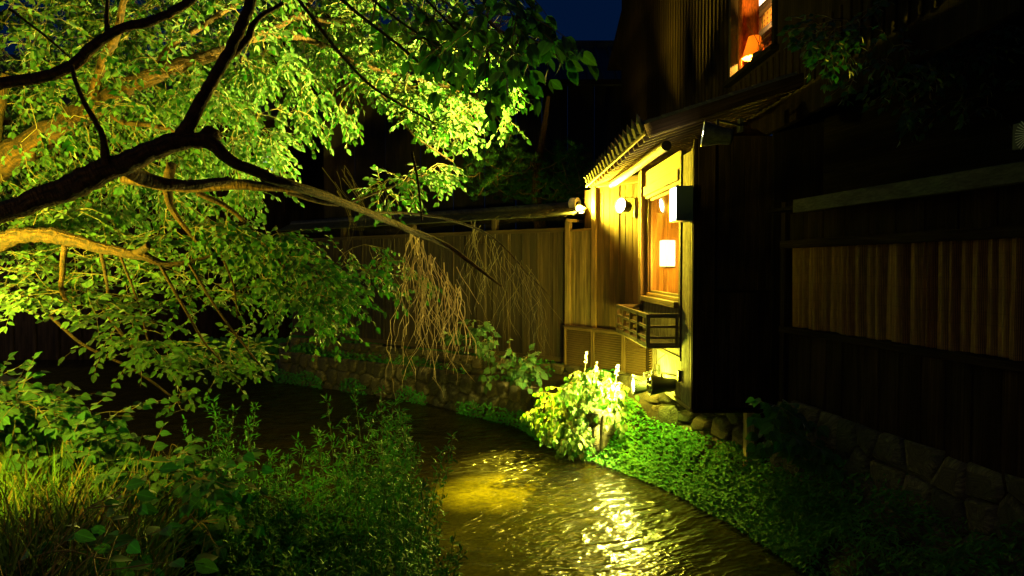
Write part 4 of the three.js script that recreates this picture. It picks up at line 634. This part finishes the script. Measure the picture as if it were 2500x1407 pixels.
shrub('leafy_shrub', 'dense green shrub sloping down the left bank above the grass', 'shrub', V(-3.9, groundY(-3.9, 4.9), -4.9), { ...fg, size: [0.05, 0.09], step: 0.05, regions: [[[[-60, 920], [10, 930], [90, 985], [200, 1040], [310, 1130], [330, 1175], [250, 1160], [140, 1080], [-40, 1040]], 95, 4.6, 5.3]], col: () => green(1.0, -0.01), geo: GEO.broad, solo: 300 });
shrub('leafy_shrub', 'green shrub with small bright leaves at the edge of the dark water', 'shrub', V(-2.3, groundY(-2.3, 4.6), -4.6), { ...fg, size: [0.06, 0.10], regions: [[[[330, 1110], [400, 1140], [500, 1160], [500, 1250], [470, 1330], [400, 1250], [330, 1180]], 42, 4.3, 4.9]], col: () => green(0.9, -0.015), solo: 300 });
shrub('leafy_shrub', 'large leaved dark shrub in the lower left corner nearest the camera', 'shrub', V(-1.9, groundY(-1.9, 3), -3), { ...fg, size: [0.08, 0.125], step: 0.09, regions: [[[[120, 1230], [240, 1190], [350, 1290], [320, 1420], [120, 1420]], 7, 2.9, 3.4]], col: () => green(0.9, -0.01), solo: 300, geo: GEO.cherry });
shrub('leafy_shrub', 'lone leafy sprig reaching over the water beyond the left bank', 'shrub', V(-3.5, groundY(-3.5, 5.3), -5.3), { ...fg, size: [0.07, 0.1], n: [1, 2], regions: [[[[250, 1000], [330, 1000], [330, 1020], [250, 1030]], 4, 5.2, 5.4]], col: () => green(0.8, -0.02) });
shrub('leafy_shrub', 'broad leaved plant on the dark bank beside the post under the house', 'shrub', V(3.35, groundY(3.35, 8.3), -8.3), { ...fg, size: [0.1, 0.2], step: 0.09, hang: 0.5, regions: [[[[1880, 990], [1980, 970], [2070, 1080], [2030, 1150], [1900, 1120]], 22, 7.8, 8.5]], col: () => green(0.95), lean: V(-0.5, -0.2, 0.4) });
// feathery river weeds, each plant with its own stems
const weedAt = [[520, 985, 6.2], [605, 1045, 6.0], [735, 1080, 5.7], [800, 985, 6.1], [865, 955, 6.3], [930, 960, 6.2], [975, 1010, 6.0], [700, 1180, 5.2], [860, 1120, 5.4], [960, 1150, 5.3], [610, 1230, 4.9], [760, 1290, 4.7], [930, 1260, 4.8], [985, 1300, 4.8], [480, 1290, 4.6], [560, 1350, 4.3], [700, 1360, 4.2], [860, 1370, 4.2], [960, 1385, 4.3]];
const weedWord = ['tallest', 'second', 'third', 'fourth', 'fifth', 'sixth', 'seventh', 'eighth', 'ninth', 'tenth', 'eleventh', 'twelfth', 'thirteenth', 'fourteenth', 'fifteenth', 'sixteenth', 'seventeenth', 'eighteenth', 'nineteenth', 'twentieth'];
weedAt.map((q) => q).sort((a, b) => a[0] - b[0]).forEach(([px, py, d], wi) => {
  const top = P(px, py, d), gx = top.x + 0.1, base = V(gx, Math.max(0.02, groundY(gx, d)) - 0.03, -d), t = new Tree('river_weed', `feathery dark green weed, ${wi ? weedWord[wi] + ' from the left' : 'leftmost'} of the river weeds`, 'weed', base, 'feathery weeds at the water edge');
  const H = top.y - base.y; const ns = 12;
  for (let s = 0; s < ns; s++) {
    const hh = H * (s ? rr(0.55, 0.95) : 1), e = s ? base.clone().add(V(rr(-0.34, 0.34), hh, rr(-0.3, 0.3))) : top, q = []; const bow = rdir().multiplyScalar(0.05);
    for (let i = 0; i <= 16; i++) { const u = i / 16; q.push({ p: base.clone().lerp(e, u).addScaledVector(bow, Math.sin(u * 3.14)).add(V((s ? rr(-1, 1) : 0) * 0.01, 0, 0)), r: lerp(0.006, 0.0022, u) }); }
    t.twig(q, 5);
    for (let i = 3; i <= 16; i++) for (let b = 0; b < 4; b++) { // side shoots
      const p0 = q[i].p, up_ = i / 16, L = lerp(0.26, 0.045, up_) * rr(0.7, 1.2), d0 = rdir(); d0.y = Math.abs(d0.y) * 0.5 + 0.45; d0.normalize(); const n = Math.max(3, Math.round(L / 0.03));
      for (let k = 1; k <= n; k++) { const p = p0.clone().addScaledVector(d0, L * k / n); t.leaves.add(p, d0.clone().multiplyScalar(0.7).addScaledVector(rdir(), 0.8), V(0, 1, 0).addScaledVector(rdir(), 0.6), rr(0.04, 0.075), green(1.0, -0.008)); }
    }
  }
  t.finish(M.stem, GEO.lance, 0, LM.plain);
});
// ---------------------------------------------------------------- ground cover, grass
function massOn(name, label, cat, n, place, geo, mat = LM.plain) { const L = new Leaves(); for (let i = 0; i < n; i++) { const q = place(i); if (q) L.add(q.p, q.d, q.u, q.s, q.c); } const g = new THREE.Group(), im = []; L.build(g, geo, 0, 'leaf', name, mat); const m = g.children[0]; g.remove(m); m.name = numbered(name); scene.add(m); return tag(m, label, cat, null, 'stuff'); }
const alongWR = (u0, u1) => { const u = rr(u0, u1), k = Math.min(WR.length - 2, Math.floor(u)), f = u - k, a = WR[k], b = WR[k + 1], dx = b[0] - a[0], dd = b[1] - a[1], l = Math.hypot(dx, dd); return { x: lerp(a[0], b[0], f), d: lerp(a[1], b[1], f), nx: dd / l, nd: -dx / l }; };
const mat_ = (u0, u1, w, hump, s, k) => () => { const q = alongWR(u0, u1), t = rr(-0.1, w), x = q.x + q.nx * t, d = q.d + q.nd * t, clump = bump2(x, d, 1.6, 88) + 0.5; const top = Math.max(0.02, groundY(x, d)) + hump * (0.25 + clump * 1.1) * sm(-0.1, 0.15, t), y = top * (1 - 0.45 * rnd() * rnd()); return { p: V(x, y, -d), d: V(rr(-1, 1), rr(-0.5, 0.4), rr(-0.2, 1)), u: V(rr(-0.5, 0.5), 1, rr(0, 0.8)), s: rr(s[0], s[1]), c: green(k, rr(-0.01, 0.03)) }; };
massOn('ground_cover', 'mat of small round leaves covering the bank below the floodlights', 'ground cover', 20000, mat_(4.2, 7.6, 0.8, 0.17, [0.03, 0.06], 1.0), GEO.round);
massOn('ground_cover', 'dark low plants along the right bank under the reed blinds', 'ground cover', 14000, mat_(2.2, 4.9, 1.3, 0.75, [0.04, 0.1], 1.0), GEO.lance);
massOn('ground_cover', 'dim weeds growing along the ledge above the low stone wall', 'ground cover', 11000, () => { const q = alongWR(7.6, 12.6), t = rr(0.15, 1.25), x = q.x + q.nx * t, d = q.d + q.nd * t, c = bump2(x, d, 1.1, 42) + 0.5; if (c < 0.42) return null; return { p: V(x, groundY(x, d) + 0.34 * c * rnd() + 0.02, -d), d: rdir(), u: V(0, 1, 0.5), s: rr(0.04, 0.09), c: green(0.85, -0.01) }; }, GEO.round);
massOn('ground_cover', 'dark ferns and moss at the water line of the low stone wall', 'ground cover', 5000, () => { const q = alongWR(7.0, 12.8), c = bump2(q.x, q.d, 1.4, 55) + 0.5; if (c < 0.46) return null; const y = rr(0, 0.55) * c; return { p: V(q.x - q.nx * 0.16 + rr(-0.04, 0.04), y, -(q.d - q.nd * 0.16)), d: V(rr(-0.6, 0.2), rr(-1, 0.1), 0.6), u: V(-0.3, 0.6, 0.8), s: rr(0.03, 0.06), c: green(0.85, -0.01) }; }, GEO.round);
massOn('ground_cover', 'dark creeper hanging below the grey block wall', 'ground cover', 4000, () => { const x = rr(-11, -5.2), d = 23.4 - (x + 8) * 0.02 + rr(-0.5, 0.3) - (x > -7.5 ? (x + 7.5) * 1.6 : 0); return { p: V(x, rr(0, x > -7.4 ? 2.2 : 0.8), -d), d: V(rr(-1, 1), -0.6, 0.5), u: V(0, 0.6, 1), s: rr(0.09, 0.18), c: green(0.85, -0.01) }; }, GEO.round);
massOn('grass', 'long yellow green grass on the left bank', 'grass', 8200, () => { const [x, y] = polySample([[-60, 1090], [300, 1110], [420, 1190], [360, 1420], [-60, 1420]]), d = rr(2.7, 5.7), p = P(x, y, d), gy = groundY(p.x, d); if (inPoly(p.x, d, RIVER)) return null; const dir = V(rr(-0.7, 0.7), rr(0.9, 1.6), rr(-0.5, 0.7)); return { p: V(p.x, gy - 0.02, -d), d: dir, u: V(rr(-1, 1), 0.4, rr(-1, 1)), s: rr(0.2, 0.55), c: rnd() < 0.35 ? [0.26 * rr(0.7, 1.1), 0.2 * rr(0.7, 1.1), 0.04] : green(0.9, 0.05) }; }, leafGeo(0.018, 0.2, 0.45, 4, 0.6));
const stemX = [45, 20, 90, 130, 180, 240, 305, 330, 345, 380, 420, 440, 400, 60];
for (let i = 0; i < 14; i++) { const x = stemX[i], rank = stemX.filter((v) => v < x).length, y = [1045, 1060, 1040, 1060, 1075, 1090, 1090, 1085, 1095, 1085, 1085, 1100, 1110, 1070][i], d = 5.0 + (i % 3) * 0.15, a = P(x - 30 + (i % 4) * 5, y + 70, d); a.y = Math.max(a.y - 0.3, 0.05); const b = P(x, y, d), c = P(x + 26 + (i * 7) % 20, y + 34, d); // arching dry stems
  const m = mesh('grass_stem', tube(smooth([{ p: V(0, 0, 0), r: 0.005 }, { p: b.clone().lerp(a, 0.35).sub(a), r: 0.0045 }, { p: b.clone().sub(a), r: 0.004 }, { p: c.clone().sub(a), r: 0.0025 }], 5), 5), wood(0.34, 0.2, 0.07)); m.position.copy(a); tag(m, `arching dry grass stem on the left bank, ${['leftmost', 'second', 'third', 'fourth', 'fifth', 'sixth', 'seventh', 'eighth', 'ninth', 'tenth', 'eleventh', 'twelfth', 'thirteenth', 'rightmost'][rank]}${rank % 13 ? ' from the left' : ''} of the row`, 'grass stem', 'arching dry grass stems on the left bank'); }
// ---------------------------------------------------------------- pine behind the fence, evergreen above the right-hand house
{
  const base = V(0.8, groundY(0.8, 17), -17), t = new Tree('pine_tree', 'dim pine tree behind the fence roof', 'tree', base), up = (x, y, d, r) => [x, y, d, r];
  { const q = smooth([[0.8, 0, 17, 0.2], [0.9, 2, 17, 0.17], [0.6, 4, 16.9, 0.13], [0.9, 6.4, 17, 0.05]].map(([x, y, d, r]) => ({ p: V(x, y + base.y, -d), r }))); mesh('trunk', tube(t.loc(q), 10, true, 0.3), M.bark, t.o); q.forEach((e) => t.nodes.push({ p: e.p, r: e.r, d: V(0, 0.5, 0.5) })); }
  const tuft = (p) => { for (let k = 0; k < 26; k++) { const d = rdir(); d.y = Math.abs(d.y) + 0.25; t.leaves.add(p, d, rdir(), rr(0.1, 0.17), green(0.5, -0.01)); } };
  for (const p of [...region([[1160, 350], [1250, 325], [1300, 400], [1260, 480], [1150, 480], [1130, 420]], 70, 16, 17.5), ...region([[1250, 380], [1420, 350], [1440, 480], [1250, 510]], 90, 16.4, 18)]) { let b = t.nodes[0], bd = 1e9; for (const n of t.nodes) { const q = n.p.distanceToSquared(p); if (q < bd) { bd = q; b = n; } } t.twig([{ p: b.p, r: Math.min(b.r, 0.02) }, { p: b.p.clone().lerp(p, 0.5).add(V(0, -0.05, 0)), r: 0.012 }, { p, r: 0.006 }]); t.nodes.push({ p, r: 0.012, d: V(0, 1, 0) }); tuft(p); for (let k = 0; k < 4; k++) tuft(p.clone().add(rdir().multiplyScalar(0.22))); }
  t.finish(M.twigDark, GEO.needle, 0, LM.plain);
  const b2 = V(6.6, 0, -7.4); b2.y = 1; const e = new Tree('evergreen_tree', 'nearly black evergreen tree above the house with reed blinds', 'tree', b2);
  { const q = smooth([[6.6, 0, 7.4, 0.22], [6.5, 3, 7.4, 0.18], [6.0, 5.2, 7.2, 0.14], [5.6, 6.6, 7.0, 0.06]].map(([x, y, d, r]) => ({ p: V(x, y + 1, -d), r }))); mesh('trunk', tube(e.loc(q), 10, true, 0.2), M.bark, e.o); q.forEach((n) => e.nodes.push({ p: n.p, r: n.r, d: V(-0.5, 0.5, 0.3) })); }
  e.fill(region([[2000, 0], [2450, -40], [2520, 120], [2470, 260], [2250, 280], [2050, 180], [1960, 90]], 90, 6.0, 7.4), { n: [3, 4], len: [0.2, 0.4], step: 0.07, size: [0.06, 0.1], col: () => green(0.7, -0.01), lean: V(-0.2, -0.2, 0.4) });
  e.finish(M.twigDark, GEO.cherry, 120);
}
// ---------------------------------------------------------------- an added fill floodlight, and lamps outside the frame whose light the photograph shows
const pL8 = V(-5.0, 2.95, -4.7);
floodlight('floodlight on the left bank under the lit tree, aimed up into its limbs', pL8, V(0.26, 0.52, -0.81), { lit: true, I: 190, angle: 1.06, pen: 0.85, color: [1, 0.9, 0.04], k: 20, arm: V(-5.2, 1.5, -4.6), soft: 6 });
floodlight('added unseen floodlight on the left bank, aimed down at the grass and shrubs', V(-3.6, 3.3, -2.9), V(0.35, -1.5, -2.0), { lit: true, I: 50, angle: 0.66, pen: 0.8, color: [1, 0.9, 0.04], k: 12, arm: V(-3.8, 2.9, -3.5), soft: 5 });  // extra lamp added out of view to brighten the grass and shrubs
function streetLamp(label, o, color, I) {
  const g = thing('street_lamp', label, 'street lamp', o, 0, 'street lamps along the stream');
  mesh('post', tube([{ p: V(0, 0, 0), r: 0.06 }, { p: V(0, 3.6, 0), r: 0.045 }, { p: V(0, 3.9, -0.25), r: 0.035 }], 10), M.metal, g); mesh('shade', flat(new THREE.CylinderGeometry(0.05, 0.2, 0.16, 16, 1, true).translate(0, 3.9, -0.3)), M.metal, g); mesh('bulb', new THREE.SphereGeometry(0.07, 14, 10).translate(0, 3.83, -0.3), glow(...color, 6), g);
  const l = new THREE.PointLight(lin(...color), I); l.position.copy(o).add(V(0, 3.83, -0.3)); l.castShadow = true; l.shadow.radius = 4; scene.add(l);
}
streetLamp('street lamp standing behind the viewer by the bridge', V(-2.2, 0.9, 1.8), [1, 0.68, 0.2], 4.2);
streetLamp('far street lamp on the left bank facing the grey block wall', V(-19, groundY(-19, 19), -19), [1, 0.86, 0.66], 26);
renderer.render(scene, camera);
